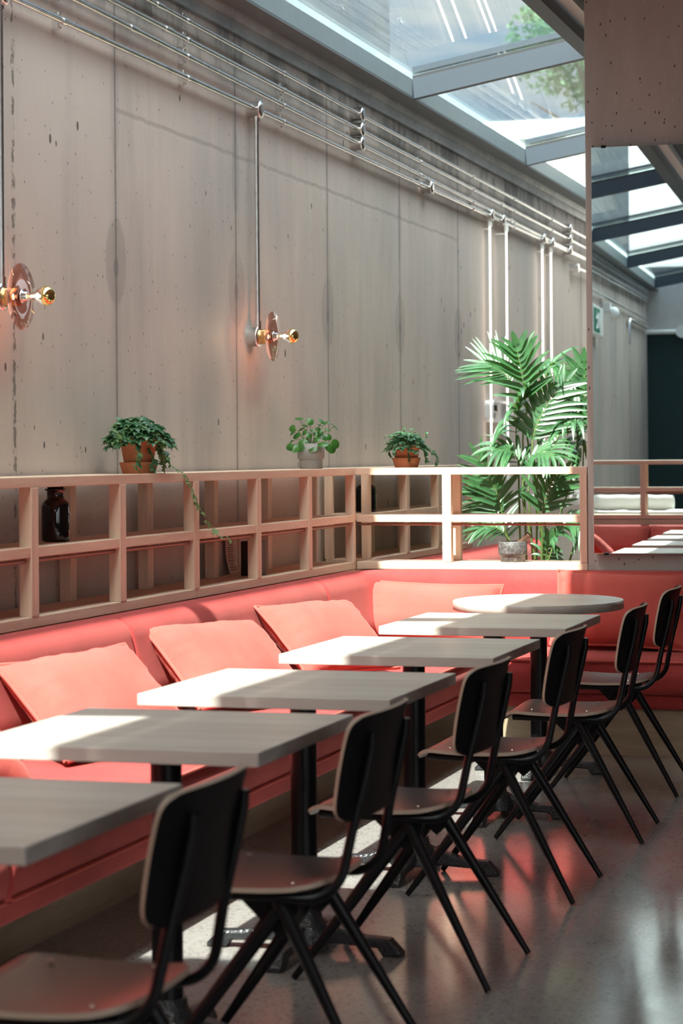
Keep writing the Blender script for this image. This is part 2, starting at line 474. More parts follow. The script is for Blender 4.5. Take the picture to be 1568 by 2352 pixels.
for y in RY:
    b = MB()
    b.prism([(RX0, rz_(RX0)), (RX1, rz_(RX1)), (RX1, rz_(RX1) + .117), (RX0, rz_(RX0) + .117)], 'y', y, y + .06, 'roof_steel_paint')
    b.prism([(RX0, rz_(RX0) + .118), (RX1, rz_(RX1) + .118), (RX1, rz_(RX1) + .134), (RX0, rz_(RX0) + .134)], 'y', y + .004, y + .056, 'dark_seal')
    # outer cap strip
    b.prism([(RX0, rz_(RX0) + .150), (RX1, rz_(RX1) + .150), (RX1, rz_(RX1) + .185), (RX0, rz_(RX0) + .185)], 'y', y + .005, y + .055, 'roof_steel_paint')
    b.build('rafter', sk)
ys = sorted(RY); ys = [YE - .05] + [y for y in ys if YE < y < YB] + [YB]
for i in range(len(ys) - 1):
    b = MB(); y0 = ys[i] + .03; y1 = ys[i + 1] + .03
    b.prism([(RX0 - .13, rz_(RX0 - .13) + .136), (RX1 + .08, rz_(RX1 + .08) + .136), (RX1 + .08, rz_(RX1 + .08) + .148), (RX0 - .13, rz_(RX0 - .13) + .148)], 'y', y0, y1, 'roof_glass')
    b.build('pane', sk)

# ------------------------------------------------------------------ conduits on the wall
def conduit_run(z0, z1, y0, y1, label, joints=(), saddles=()):
    t = thing('conduit', label, 'pipe', (XW, y0, 0), 0, 'horizontal steel conduits on the concrete wall')
    zf = lambda y: z0 + (z1 - z0) * (y - 9.4) / 4.0
    b = MB(); b.tube([(.042, 0, zf(y0)), (.042, y1 - y0, zf(y1))], .0125, 'galvanised_steel', 12); b.build('pipe', t)
    for y in joints:
        b = MB(); b.tube([(.042, y - y0 - .035, zf(y)), (.042, y - y0 + .035, zf(y))], .0165, 'galvanised_steel', 12); b.build('coupling', t)
    for y in saddles:
        b = MB()
        b.tube([(.042, y - y0 - .012, zf(y)), (.042, y - y0 + .012, zf(y))], .0175, 'galvanised_steel', 12)
        b.box(0.0, .028, y - y0 - .006, y - y0 + .006, zf(y) - .034, zf(y) + .034, 'galvanised_steel', .002)
        b.tube([(.0, y - y0, zf(y) - .026), (.036, y - y0, zf(y) - .026)], .005, 'steel_ring', 8)
        b.tube([(.0, y - y0, zf(y) + .026), (.036, y - y0, zf(y) + .026)], .005, 'steel_ring', 8)
        b.build('saddle', t)
    return t, zf
SAD = [5.2, 6.55, 7.89, 9.24, 10.6, 13.3, 14.7, 16.0, 17.4]
def round_box(t, y, z, r=.036, off=0, depth=.07):
    b = MB()
    b.lathe([(r, 0.0), (r, depth - .012), (r + .003, depth - .010), (r + .003, depth), (r * .5, depth + .004)], 'galvanised_steel', 22, (off, y, z), 'x')
    b.lathe([(.005, depth + .003), (.004, depth + .008)], 'steel_ring', 8, (off, y, z + r * .7), 'x')
    b.build('junction_box', t)
for z0, z1, lab, jn in ((3.278, 3.245, 'topmost of the four steel conduits, just under the flashing', [8.9]),
                        (3.194, 3.160, 'second steel conduit from the top on the concrete wall', [9.0, 15.6]),
                        (3.122, 3.080, 'third steel conduit from the top on the concrete wall', [8.6, 15.9])):
    t, zf = conduit_run(z0, z1, YE + .3, 20.5, lab, jn, SAD)
    for y in (11.95, 18.1): round_box(t, y - (YE + .3), zf(y), .037)
t, zf = conduit_run(3.030, 3.024, YE + .3, 18.9, 'lowest of the four steel conduits, feeding the wall lamps and light tubes', [], SAD)
for y in (7.335, 10.18, 13.5, 15.2, 15.57, 17.02, 17.36): round_box(t, y - (YE + .3), 3.027, .038)

def drop(y, label):
    t = thing('conduit', label, 'pipe', (XW, y, 1.95), 0, 'vertical steel conduits above the wall lamps')
    b = MB(); b.tube([(.042, 0, .04), (.042, 0, 1.05)], .0125, 'galvanised_steel', 12); b.build('pipe', t)
    b = MB(); b.tube([(.042, 0, .035), (.042, 0, .075)], .0175, 'galvanised_steel', 12); b.build('coupling', t)
    b = MB(); b.tube([(.042, 0, 1.02), (.042, 0, 1.05)], .0175, 'galvanised_steel', 12); b.build('coupling', t)
drop(7.335, 'vertical steel conduit at the left picture edge above a pink glass lamp')
drop(10.18, 'long vertical steel conduit dropping to the lamp above the round-leaved plant')

def wall_lamp(y, z, label):
    t = thing('wall_lamp', label, 'lamp', (XW, y, z), 0, 'pink glass disc wall lamps')
    b = MB(); b.lathe([(.046, 0), (.046, .038), (.049, .040), (.049, .052), (.02, .054)], 'galvanised_steel', 28, (0, 0, 0), 'x'); b.build('back_box', t)
    b = MB(); b.lathe([(.030, .052), (.036, .053), (.036, .098), (.033, .101), (.033, .112), (.018, .113)], 'brass', 28, (0, 0, 0), 'x')
    for s in (-1, 1): b.lathe([(.004, 0), (.004, .004)], 'brass', 8, (.07, s * .0365, 0), 'y')
    b.build('socket', t)
    b = MB(); b.lathe([(.019, .114), (.06, .1165), (.1165, .116), (.118, .118), (.1165, .120), (.06, .1205), (.019, .118)], 'pink_glass', 56, (0, 0, 0), 'x')
    b.build('glass_disc', t)['label'] = 'translucent pink glass disc'
    b = MB(); b.lathe([(.017, .119), (.024, .120), (.025, .124), (.017, .126), (.016, .142), (.013, .143)], 'steel_ring', 24, (0, 0, 0), 'x'); b.build('ring', t)
    b = MB()
    b.lathe([(.013, .143), (.0135, .150), (.0135, .163), (.018, .175), (.027, .188), (.033, .199), (.035, .208)], 'bulb_glass', 28, (0, 0, 0), 'x')
    bu = b.build('bulb', t)
    b = MB(); b.lathe([(.0352, .208), (.0345, .217), (.0315, .226), (.026, .234), (.017, .241), (.007, .2445), (.0005, .245)], 'gold_mirror', 28, (0, 0, 0), 'x')
    b.build('gold_cap', bu)['label'] = 'gold mirrored crown'
    b = MB(); b.lathe([(.0005, .150), (.0045, .154), (.0045, .190), (.0005, .196)], 'filament', 10, (0, 0, 0), 'x'); b.build('filament', bu)
    ld = bpy.data.lights.new('bulb_light', 'POINT'); ld.energy = 1.2; ld.color = (1, .70, .46); ld.shadow_soft_size = .012
    lo = bpy.data.objects.new('bulb_light', ld); COL.objects.link(lo); lo.parent = bu; lo.location = (.178, 0, 0)
wall_lamp(7.335, 1.954, 'pink glass disc wall lamp at the left picture edge')
wall_lamp(10.18, 1.95, 'pink glass disc wall lamp hanging from the long conduit, left of the round-leaved plant')

# light tubes beyond the divider
LT = thing
def light_tube(y, z0, z1, label, off=.045):
    t = thing('light_tube', label, 'lamp', (XW, y, z0), 0, 'vertical light tubes above the palm')
    b = MB(); b.tube([(off, 0, 0), (off, 0, z1 - z0)], .0068, 'led_light', 12); b.build('tube', t)
    b = MB(); b.tube([(off, 0, z1 - z0 - .005), (off, 0, z1 - z0 + .05)], .017, 'white_plastic', 12); b.build('end_cap', t)
    b = MB(); b.tube([(off, 0, -.05), (off, 0, .005)], .014, 'white_plastic', 12); b.build('end_cap', t)
    for z in (.0, z1 - z0):
        b = MB(); b.tube([(0, 0, z - .02), (off, 0, z - .02)], .006, 'white_plastic', 8); b.build('bracket', t)
light_tube(15.2, 1.25, 2.95, 'leftmost of the four vertical light tubes, behind the lettered sign')
light_tube(15.57, 1.25, 2.95, 'second vertical light tube from the left, crossing the lettered sign', .080)
light_tube(17.02, 1.10, 2.95, 'third vertical light tube from the left, behind the palm')
light_tube(17.36, 1.10, 2.95, 'rightmost of the four vertical light tubes, behind the palm')

def text_mesh(name, txt, size, m, parent, mtx, ext=.002, width=1.0, align='CENTER'):
    cu = bpy.data.curves.new(name, 'FONT'); cu.body = txt; cu.size = size; cu.extrude = ext; cu.align_x = align; cu.align_y = 'CENTER'
    cu.offset = size * .018
    tmp = bpy.data.objects.new(name, cu); COL.objects.link(tmp)
    bpy.context.view_layer.update()
    me = bpy.data.meshes.new_from_object(tmp.evaluated_get(bpy.context.evaluated_depsgraph_get()))
    COL.objects.unlink(tmp); bpy.data.objects.remove(tmp)
    me.materials.clear(); me.materials.append(M[m])
    me.transform(Matrix.Diagonal((width, 1, 1, 1)))
    o = bpy.data.objects.new(name, me); COL.objects.link(o); o.parent = parent; o.matrix_basis = mtx
    return o
FX = Matrix(((0, 0, 1, 0), (1, 0, 0, 0), (0, 1, 0, 0), (0, 0, 0, 1)))   # local x -> +y, y -> +z, normal -> +x

def rring(w, h, r, n=8):
    out = []
    for cx, cz, a in ((w - r, h - r, 0), (-w + r, h - r, PI / 2), (-w + r, -h + r, PI), (w - r, -h + r, 1.5 * PI)):
        for i in range(n + 1):
            q = a + PI / 2 * i / n; out.append((cx + r * math.cos(q), cz + r * math.sin(q)))
    return out
def sign_box(y, z, w, h, label, lines):
    t = thing('wall_sign', label, 'sign', (XW, y, z), 0)
    o_, i_ = rring(w, h, .040), rring(w - .016, h - .018, .026)
    n = len(o_); b = MB()
    vs = [(.0, u, v) for u, v in o_] + [(.062, u, v) for u, v in o_] + [(.062, u, v) for u, v in i_] + [(.02, u, v) for u, v in i_]
    fs = []
    for k in range(3): fs += [(k * n + i, k * n + (i + 1) % n, (k + 1) * n + (i + 1) % n, (k + 1) * n + i) for i in range(n)]
    b.add(vs, fs, 'acrylic_white'); b.build('frame', t)
    b = MB(); b.add([(.02, u, v) for u, v in i_], [tuple(range(n))], 'acrylic_white'); b.build('back_panel', t)
    for s, dy, dz, sz, wd in lines:
        text_mesh('lettering', s, sz, 'print_ink', t, Matrix.Translation((.023, dy, dz)) @ FX, .002, wd)
sign_box(15.52, 1.680, .325, .076, 'white box sign with black lettering on the wall left of the palm', [('EN YOUR', -.165, .024, .056, 1.15), ('MIND', -.185, -.030, .056, 1.1)])
sign_box(17.45, 1.655, .325, .076, 'white box sign mostly hidden behind the palm fronds', [])

# short conduits near the far end of the wall
t = thing('conduit', 'short steel conduit end high on the wall beside the concrete column', 'pipe', (XW, 18.4, 2.9))
b = MB(); b.tube([(.05, 0, .01), (.05, 2.0, .01)], .014, 'galvanised_steel', 10); b.build('pipe', t)
b = MB(); b.lathe([(.038, 0), (.038, .075)], 'galvanised_steel', 18, (0, 0, .01), 'x'); b.build('junction_box', t)
t = thing('conduit', 'white horizontal conduit with a round box low behind the palm', 'pipe', (XW, 15.0, 1.05))
b = MB(); b.tube([(.05, 0, .015), (.05, 5.2, .015)], .017, 'white_plastic', 10); b.build('pipe', t)
b = MB(); b.lathe([(.045, 0), (.045, .08)], 'white_plastic', 20, (0, 3.33, -.04), 'x'); b.build('junction_box', t)

# ------------------------------------------------------------------ open shelves
def shelf_unit(y0, posts, y1, label, rods=True):
    t = thing('open_shelf', label, 'shelf', (XS, y0, .75), 0, 'open beech shelf units along the concrete wall')
    oz = -.75
    def bx(nm, x0, x1, ya, yb, za, zb, m, bev=.0025):
        b = MB(); b.box(x0, x1, ya - y0, yb - y0, za + oz, zb + oz, m, bev); return b.build(nm, t)
    g = .0015
    bx('top_board', -.25, 0, y0 + g, y1 - g, 1.284, 1.32, 'beech_y')
    bx('middle_board', -.24, -.002, y0 + g, y1 - g, 1.046, 1.082, 'beech_y')
    bx('bottom_board', -.24, 0, y0 + g, y1 - g, .808, .845, 'beech_y')
    bx('base_rail', -.245, .0, y0 + g, y1 - g, .745, .805, 'beech_y')
    for p in posts:
        w = .058 if y0 + .05 < p < y1 - .05 else .03
        c = p if w == .058 else (y0 + .0155 if p < (y0 + y1) / 2 else y1 - .0155)
        bx('front_post', -.045, .002, c - w / 2, c + w / 2, .845, 1.284, 'beech_z')
        bx('back_post', -.245, -.20, c - w / 2, c + w / 2, .845, 1.284, 'beech_z')
    if rods:
        ps = list(posts)
        for a, c in zip(ps[:-1], ps[1:]):
            b = MB(); b.tube([(-.022, a + .03 - y0, 1.034 + oz), (-.022, c - .03 - y0, 1.034 + oz)], .007, 'bronze_rod', 8)
            b.build('rod', t)
    return t
P0 = 8.694
shelf_unit(6.30, [6.30, 7.095, 7.894, 8.694], 8.694, 'open beech shelf unit holding the large brown bottle, at the left edge')
shelf_unit(8.694, [8.694, 9.497, 10.26, 11.02], 11.035, 'open beech shelf unit holding the black box, ending at the corner')
shelf_unit(3.90, [3.90, 4.70, 5.50, 6.30], 6.30, 'open beech shelf unit just outside the left picture edge')
shelf_unit(2.24, [2.24, 3.07, 3.90], 3.90, 'open beech shelf unit nearest the camera, outside the frame')
shelf_unit(11.30, [11.30, 12.09, 12.80, 13.64], 13.66, 'open beech shelf unit behind the divider, holding the pump bottle')

def divider(y, x0, x1, xs, label, flip=1, parent_lab=None):
    """free-standing shelf across the room; front face looks to -y when flip is 1"""
    t = thing('divider_shelf', label, 'shelf', (x0, y, .75))
    oz = -.75
    def bx(nm, xa, xb, d0, d1, za, zb, m, bev=.0025):
        ya, yb = sorted((d0 * flip, d1 * flip))
        b = MB(); b.box(xa - x0, xb - x0, ya, yb, za + oz, zb + oz, m, bev); return b.build(nm, t)
    bx('top_board', x0, x1, 0, .245, 1.284, 1.32, 'beech_x')
    bx('middle_board', x0, x1, .002, .05, 1.046, 1.082, 'beech_x'); bx('middle_board', x0, x1, .19, .24, 1.046, 1.082, 'beech_x')
    bx('bottom_board', x0, x1, 0, .245, .808, .845, 'beech_x')
    bx('base_rail', x0, x1, .0, .245, .745, .800, 'beech_x')
    for xa, w in xs:
        bx('front_post', xa, xa + w, -.002, .045, .845, 1.284, 'beech_z')
        bx('back_post', xa, xa + w, .20, .245, .845, 1.284, 'beech_z')
    if flip == 1: xs = [(x0, .002)] + xs
    for (a, wa), (c, wc) in zip(xs[:-1], xs[1:]):
        b = MB(); b.tube([(a + wa - x0, .03 * flip, 1.034 + oz), (c - x0, .03 * flip, 1.034 + oz)], .006, 'bronze_rod', 8); b.build('rod', t)
    return t
divider(YP, -3.178, -1.995, [(-2.731, .046), (-2.032, .036)], 'sunlit open beech divider shelf between corner and concrete column')
# thin post of the divider next to the corner at the back
divider(2.22, -3.40, -1.2, [(-3.40, .03), (-2.62, .045), (-1.9, .045), (-1.24, .04)], 'open beech divider shelf reflected in the lower part of the mirror', -1)

# ------------------------------------------------------------------ banquette
def sweep(prof, path, m, mb, pinch=.012, closed_ends=True):
    """prof: (n,z) outline, n measured to the right of travel; path: (x,y) points. ends ease inwards like a sewn seam"""
    n = len(path); k = len(prof)
    zc = sum(p[1] for p in prof) / k; nc = sum(p[0] for p in prof) / k
    rings = []; dist = [0]
    for i in range(1, n): dist.append(dist[-1] + math.hypot(path[i][0] - path[i - 1][0], path[i][1] - path[i - 1][1]))
    T = dist[-1]
    for i, (x, y) in enumerate(path):
        a = path[max(0, i - 1)]; c = path[min(n - 1, i + 1)]
        dx, dy = c[0] - a[0], c[1] - a[1]; l = math.hypot(dx, dy); dx /= l; dy /= l
        nx, ny = dy, -dx
        e = min(dist[i], T - dist[i]); q = max(0, 1 - e / .022); sh = pinch * q * q
        ring = []
        for (pn, pz) in prof:
            un, uz = pn - nc, pz - zc; ll = math.hypot(un, uz) or 1
            pn2 = pn - un / ll * sh; pz2 = pz - uz / ll * sh
            ring.append((x + nx * pn2, y + ny * pn2, pz2))
        rings.append(ring)
    vs = [v for r in rings for v in r]
    fs = [(i * k + j, i * k + (j + 1) % k, (i + 1) * k + (j + 1) % k, (i + 1) * k + j) for i in range(n - 1) for j in range(k)]
    fs += [tuple(range(k)), tuple(range((n - 1) * k, n * k))]
    mb.add(vs, fs, m, True)
def densify(p, q, step=.12, ends=(.0, .004, .009, .015, .022)):
    L = math.hypot(q[0] - p[0], q[1] - p[1]); ds = set(ends) | set(L - e for e in ends); d = .05
    while d < L - .05: ds.add(d); d += step
    return [(p[0] + (q[0] - p[0]) * d / L, p[1] + (q[1] - p[1]) * d / L) for d in sorted(ds)]
def smooth_prof(pts, rad, n=6):
    """rounded polygon; rad list per corner"""
    out = []; k = len(pts)
    for i in range(k):
        p = Vector(pts[i]); a = Vector(pts[i - 1]); c = Vector(pts[(i + 1) % k]); r = rad[i]
        if r <= 0: out.append(tuple(p)); continue
        u = (a - p).normalized(); v = (c - p).normalized()
        r1 = min(r, (a - p).length * .49, (c - p).length * .49)
        p0, p1 = p + u * r1, p + v * r1
        for j in range(n + 1):
            t = j / n; out.append(tuple(p0 * (1 - t) ** 2 + p * 2 * t * (1 - t) + p1 * t * t))
    return out
# profiles: n is distance in front of the back plane (towards the room)
BACK = smooth_prof([(.0, .40), (.255, .40), (.185, .66), (.150, .812), (.005, .815)], [0, 0, .12, .085, .05])
SEAT = smooth_prof([(.16, .285), (.81, .285), (.825, .375), (.80, .445), (.16, .45)], [0, .035, .03, .04, 0])
BOXP = smooth_prof([(.05, .215), (.765, .215), (.775, .285), (.05, .285)], [0, .02, .02, 0])

bq = thing('banquette', 'long red upholstered corner banquette on a plywood plinth, wrapping wall and column', 'bench', (-2.9, 7, 0))
bq.location = (0, 0, 0)
X0, YR = -3.175, 11.04      # back planes of the left run and of the right run
b = MB(); b.box(-3.44, -2.665, 2.92, 10.325, 0, .215, 'plinth_ply'); b.box(-3.44, .9, 10.325, 11.04, 0, .215, 'plinth_ply'); b.box(-3.44, -3.19, 2.92, 11.04, .215, .74, 'plinth_ply')
b.box(-3.44, .9, 11.04, 11.30, 0, .742, 'plinth_ply')
b.build('plinth', bq)['label'] = 'pale plywood plinth'
for y0, y1 in ((3.07, 5.10), (5.10, 7.53), (7.53, 10.22)):
    b = MB(); sweep(SEAT, densify((X0, y0), (X0, y1)), 'red_wool', b); so = b.build('seat_cushion', bq)
    b = MB(); b.tube([(X0 + .806, y0 + .02, .437), (X0 + .806, y1 - .02, .437)], .0065, 'red_piping', 8); b.build('piping', so)
    b = MB(); b.tube([(X0 + .812, y0 + .02, .296), (X0 + .812, y1 - .02, .296)], .006, 'red_piping', 8); b.build('piping', so)
b = MB(); sweep(BOXP, densify((X0, 3.07), (X0, 10.6)), 'red_wool', b); b.build('seat_base', bq)
# right run travels in -x ... the room side is to the right of travel +x->? use travel from left to right with mirrored normal
def sweep_x(prof, x0, x1, m, mb, y=YR):
    sweep([(p[0], p[1]) for p in prof], [(x, yy) for x, yy in densify((x0, y), (x1, y))], m, mb)
b = MB(); sweep_x(SEAT, -3.0, -.95, 'red_wool', b); so = b.build('seat_cushion', bq)
b = MB(); b.tube([(-2.36, YR - .806, .437), (-.97, YR - .806, .437)], .0065, 'red_piping', 8); b.build('piping', so)
b = MB(); sweep_x(SEAT, -.95, .88, 'red_wool', b); b.build('seat_cushion', bq)
b = MB(); sweep_x(BOXP, -2.9, .88, 'red_wool', b); b.build('seat_base', bq)
for y0, y1 in ((3.07, 5.10), (5.10, 7.56), (7.56, 9.98)):
    b = MB(); sweep(BACK, densify((X0, y0), (X0, y1)), 'red_wool', b); b.build('back_cushion', bq)
# the corner cushion bends round to the right run
R = .42; cx, cy = X0 + R, YR - R
path = densify((X0, 9.98), (X0, cy))[:-5] + [(cx - R * math.cos(a), cy + R * math.sin(a)) for a in [PI / 2 * i / 12 for i in range(13)]] + densify((cx, YR), (.88, YR))[5:]
b = MB(); sweep(BACK, path, 'red_wool', b); b.build('back_cushion', bq)

# near banquette under the reflected divider, and the one behind the sunlit divider
nb = thing('banquette', 'red banquette end reflected at the bottom of the mirror', 'bench', (0, 0, 0))
b = MB(); b.box(-3.1, -1.98, 2.26, 2.9, 0, .26, 'plinth_ply'); b.build('plinth', nb)
b = MB(); sweep(SEAT, densify((-1.95, 2.24), (-3.10, 2.24)), 'red_wool', b); b.build('seat_cushion', nb)
b = MB(); sweep(BACK, densify((-1.95, 2.24), (-3.17, 2.24)), 'red_wool', b); b.v = [(x, y, z - .055 * (z - .4) / .4) for x, y, z in b.v]; b.build('back_cushion', nb)
fb = thing('banquette', 'red banquette back showing through the sunlit divider, left of the stone mortar', 'bench', (0, 0, 0))
b = MB(); b.box(-3.44, -2.66, 11.32, 12.45, 0, .215, 'plinth_ply'); b.box(-3.44, -3.19, 11.32, 15.2, .215, .74, 'plinth_ply'); b.build('plinth', fb)
b = MB(); sweep(SEAT, densify((X0, 11.32), (X0, 12.47)), 'red_wool', b); b.build('seat_cushion', fb)
b = MB(); sweep(BACK, densify((X0, 11.32), (X0, 15.2)), 'red_wool', b); b.build('back_cushion', fb)
b = MB(); sweep(BOXP, densify((X0, 11.32), (X0, 12.47)), 'red_wool', b); b.build('seat_base', fb)

# ------------------------------------------------------------------ pillows
def pillow(w, h, t, seed, loc, yaw, lean, label, roll=0.0, grp='loose red cushions on the banquette'):
    """local: u across, v up, n thickness (front = +n)"""
    NU, NV = 34, 26; b = MB(); rnd = random.Random(seed)
    off = Vector((rnd.uniform(0, 50), rnd.uniform(0, 50), rnd.uniform(0, 50)))
    def outline(u, v):
        px = u * w / 2 * (1 - .055 * (1 - v * v)); pz = v * h / 2 * (1 - .075 * (1 - u * u))
        return px, pz
    def pt(u, v, side):
        px, pz = outline(u, v)
        e = max(0, (1 - abs(u) ** 3.2)) * max(0, (1 - abs(v) ** 3.2))
        th = t / 2 * e ** .55
        edge = min(1 - abs(u), 1 - abs(v))
        # gathers run inwards from the seams
        gath = noise.noise(Vector((u * 8 if abs(v) > abs(u) else v * 8, side * 3, 1)) + off) * .012 * math.exp(-edge * 4.5)
        wr = noise.noise(Vector((px * 6, pz * 6, side * 2)) + off) * .012 + noise.noise(Vector((px * 15, pz * 4, side)) + off) * .005
        sag = -.014 * (v + 1) * 0
        y = side * (th + (gath + wr) * (1 if e > 0 else 0) * min(1, edge * 10))
        return (px, -y, pz + sag)
    for side in (1, -1):
        vs = [pt(-1 + 2 * i / NU, -1 + 2 * j / NV, side) for j in range(NV + 1) for i in range(NU + 1)]
        fs = [(j * (NU + 1) + i, j * (NU + 1) + i + 1, (j + 1) * (NU + 1) + i + 1, (j + 1) * (NU + 1) + i) for j in range(NV) for i in range(NU)]
        b.add(vs, fs, 'pillow_linen', True)
    mtx = Matrix.Translation(loc) @ Matrix.Rotation(yaw, 4, 'Z') @ Matrix.Rotation(lean, 4, 'X') @ Matrix.Rotation(roll, 4, 'Y') @ Matrix.Translation((0, 0, h / 2))
    r = thing('throw_pillow', label, 'cushion', loc, 0, grp); r.rotation_euler = mtx.to_euler()
    M0 = Matrix.Translation((0, 0, h / 2))
    b.build('cover', r, M0)
    b = MB(); ring = []
    for u, v in [(-1 + 2 * i / 24, -1) for i in range(24)] + [(1, -1 + 2 * i / 18) for i in range(18)] + [(1 - 2 * i / 24, 1) for i in range(24)] + [(-1, 1 - 2 * i / 18) for i in range(19)]:
        px, pz = outline(u, v); ring.append((px, noise.noise(Vector((px * 9, pz * 9, 3)) + off) * .004, pz))
    b.tube(ring, .0075, 'red_piping', 8, False); b.build('piping', r, M0)
    return r
# left run: cushion faces +x, leaning on the back (yaw -> local -y faces +x)
Y0 = PI / 2
def lp(y, seed, label, w=.62, h=.40, dx=0, dyaw=-.36, lean=-.80, roll=0):
    pillow(w, h, .19, seed, (-2.66 + dx, y, .475), Y0 + dyaw, lean, label, roll)
lp(5.42, 3, 'red cushion under the corner of the second table, left picture edge')
lp(6.62, 4, 'coral red cushion at the far left, in front of the first back seam', dx=.02, roll=-.05)
lp(7.90, 5, 'coral red cushion right of the first back seam, crossed by a curved shadow', dx=.0, roll=.03)
lp(9.10, 6, 'coral red cushion just left of the corner seam', dx=.03, roll=.02)
lp(4.1, 13, 'red cushion near the camera, outside the left picture edge')
def rp(x, seed, label, w=.72, h=.42, roll=0, lean=-.34, dy=0):
    pillow(w, h, .19, seed, (x, 10.66 + dy, .462), 0.0, lean, label, roll)
rp(-2.735, 8, 'wide red cushion in the corner behind the rectangular tables', .74, .315, .03)
rp(-1.78, 9, 'red cushion leaning behind the round table at right', .66, .38, .03, -.4)
rp(-1.10, 10, 'red cushion leaning at the right picture edge below the mirror', .66, .38, -.02, -.4)
pillow(.56, .34, .18, 14, (-2.80, 2.68, .475), PI, -.62, 'light red cushion reflected at the lower left of the mirror')
pillow(.56, .34, .18, 15, (-2.22, 2.68, .475), PI, -.62, 'red cushion reflected beside the tables in the mirror')

# ------------------------------------------------------------------ tables
def iron_foot(t, ang, L=.285):
    b = MB()
    # chunky bar that rises to the hub with a raised toe
    pr = [(.0, .030), (.07, .030), (L - .07, .022), (L - .055, .0), (L, .0), (L, .012), (L - .035, .048), (L - .11, .052), (.07, .082), (.0, .088)]
    b.prism([(u, v) for u, v in pr], 'y', -.024, .024, 'hammered_black_iron')
    bm = bmesh.new(); vs = [bm.verts.new(v) for v in b.v]
    for f in b.f: bm.faces.new([vs[i] for i in f])
    bmesh.ops.recalc_face_normals(bm, faces=bm.faces[:])
    bmesh.ops.bevel(bm, geom=[e for e in bm.edges if abs(e.verts[0].co.y - e.verts[1].co.y) < 1e-6], offset=.006, segments=1, affect='EDGES')
    c = MB(); c.bm(bm, 'hammered_black_iron'); bm.free()
    c.build('foot', t, Matrix.Rotation(ang, 4, 'Z'))
def base(t, r=.037):
    b = MB(); b.tube([(0, 0, .08), (0, 0, .705)], r, 'black_metal', 24); b.build('column', t)
    b = MB(); b.lathe([(.085, .03), (.085, .062), (.070, .082), (.05, .094), (.045, .12), (.03, .12)], 'hammered_black_iron', 24); b.build('hub', t)
    b = MB(); b.box(-.15, .15, -.15, .15, .700, .718, 'black_metal', .004); b.build('mounting_plate', t)
    for k in range(4): iron_foot(t, k * PI / 2)
def rect_table(label, y, dy):
    t = thing('dining_table', label, 'table', (-1.90, y, 0), 0, 'square ash-topped tables along the banquette')
    b = MB(); b.box(-.352, .352, -dy / 2, dy / 2, .718, .75, 'ash_tabletop', .003); b.build('tabletop', t)
    base(t); return t
t1 = rect_table('pale square table nearest the camera, cut by the left picture edge', 3.775, .735)
def tab(y, label): return dup(t1, (-1.90, y, 0), 0, label)
tab(4.975, 'square table second from the camera, striped by rafter shadows')
tab(6.05, 'square table third from the camera, sunlit on its left half')
tab(7.28, 'square table fourth from the camera, in front of the corner cushion')
tab(8.48, 'square table farthest from the camera, just before the round table')
rt = thing('round_table', 'oval pale wood table at the far corner of the banquette', 'table', (-1.97, 9.70, 0))
b = MB(); b.lathe([(.364, .712), (.368, .714), (.368, .748), (.366, .75)], 'ash_tabletop', 72)
b.v = [(x, y * 1.18, z) for x, y, z in b.v]
b.build('tabletop', rt); base(rt)

# ------------------------------------------------------------------ chairs (sitter looks to -x)
def ply(mb, grid, th, face, edge):
    """grid[j][i] of points with normals by finite differences, thickened"""
    nj, ni = len(grid), len(grid[0]); g = [[Vector(p) for p in r] for r in grid]
    def nrm(j, i):
        a = g[j][min(ni - 1, i + 1)] - g[j][max(0, i - 1)]; c = g[min(nj - 1, j + 1)][i] - g[max(0, j - 1)][i]
        return a.cross(c).normalized()
    top = [[g[j][i] + nrm(j, i) * th / 2 for i in range(ni)] for j in range(nj)]
    bot = [[g[j][i] - nrm(j, i) * th / 2 for i in range(ni)] for j in range(nj)]
    for gr in (top, bot):
        mb.add([p for r in gr for p in r], [(j * ni + i, j * ni + i + 1, (j + 1) * ni + i + 1, (j + 1) * ni + i) for j in range(nj - 1) for i in range(ni - 1)], face, True)
    per = [(0, i) for i in range(ni)] + [(j, ni - 1) for j in range(1, nj)] + [(nj - 1, i) for i in range(ni - 2, -1, -1)] + [(j, 0) for j in range(nj - 2, 0, -1)]
    n = len(per)
    mb.add([top[j][i] for j, i in per] + [bot[j][i] for j, i in per], [(k, (k + 1) % n, n + (k + 1) % n, n + k) for k in range(n)], edge, False)
def sq2round(u, v, p=4.5):
    """unit square to superellipse"""
    m = max(abs(u), abs(v))
    if m < 1e-9: return 0, 0
    l = (abs(u) ** p + abs(v) ** p) ** (1 / p)
    return u * m / l, v * m / l
ch = thing('dining_chair', 'x', 'chair', (0, 0, 0), 0, 'black plywood chairs along the table row')
b = MB(); N = 22; grid = []
for j in range(N + 1):
    row = []
    for i in range(N + 1):
        u, v = sq2round(-1 + 2 * i / N, -1 + 2 * j / N, 4.2)
        x = -.036 + u * .200; y = v * (.205 - .012 * u)
        s = (x + .236) / .40
        z = .458 - .034 * max(0, (.17 - s) / .17) ** 2 - .009 * math.sin(PI * min(1, max(0, (s - .1) / .9))) + .012 * max(0, (s - .75) / .25) ** 2
        z -= .004 * (1 - v * v)
        row.append((x, y, z))
    grid.append(row)
ply(b, grid, .011, 'seat_lacquer', 'ply_edge'); b.build('seat', ch)
b = MB(); grid = []
for j in range(N + 1):
    row = []
    for i in range(N + 1):
        u, v = sq2round(-1 + 2 * i / N, -1 + 2 * j / N, 9)
        y = u * .210; h = v * .117
        x = .222 + .042 * (v * .5 + .5) - .022 * (abs(u) ** 2) - .018 * abs(u) ** 8 + .006 * v * v
        row.append((x, y, .716 + h))
    grid.append(row)
ply(b, grid, .010, 'back_lacquer', 'ply_edge'); b.build('backrest', ch)
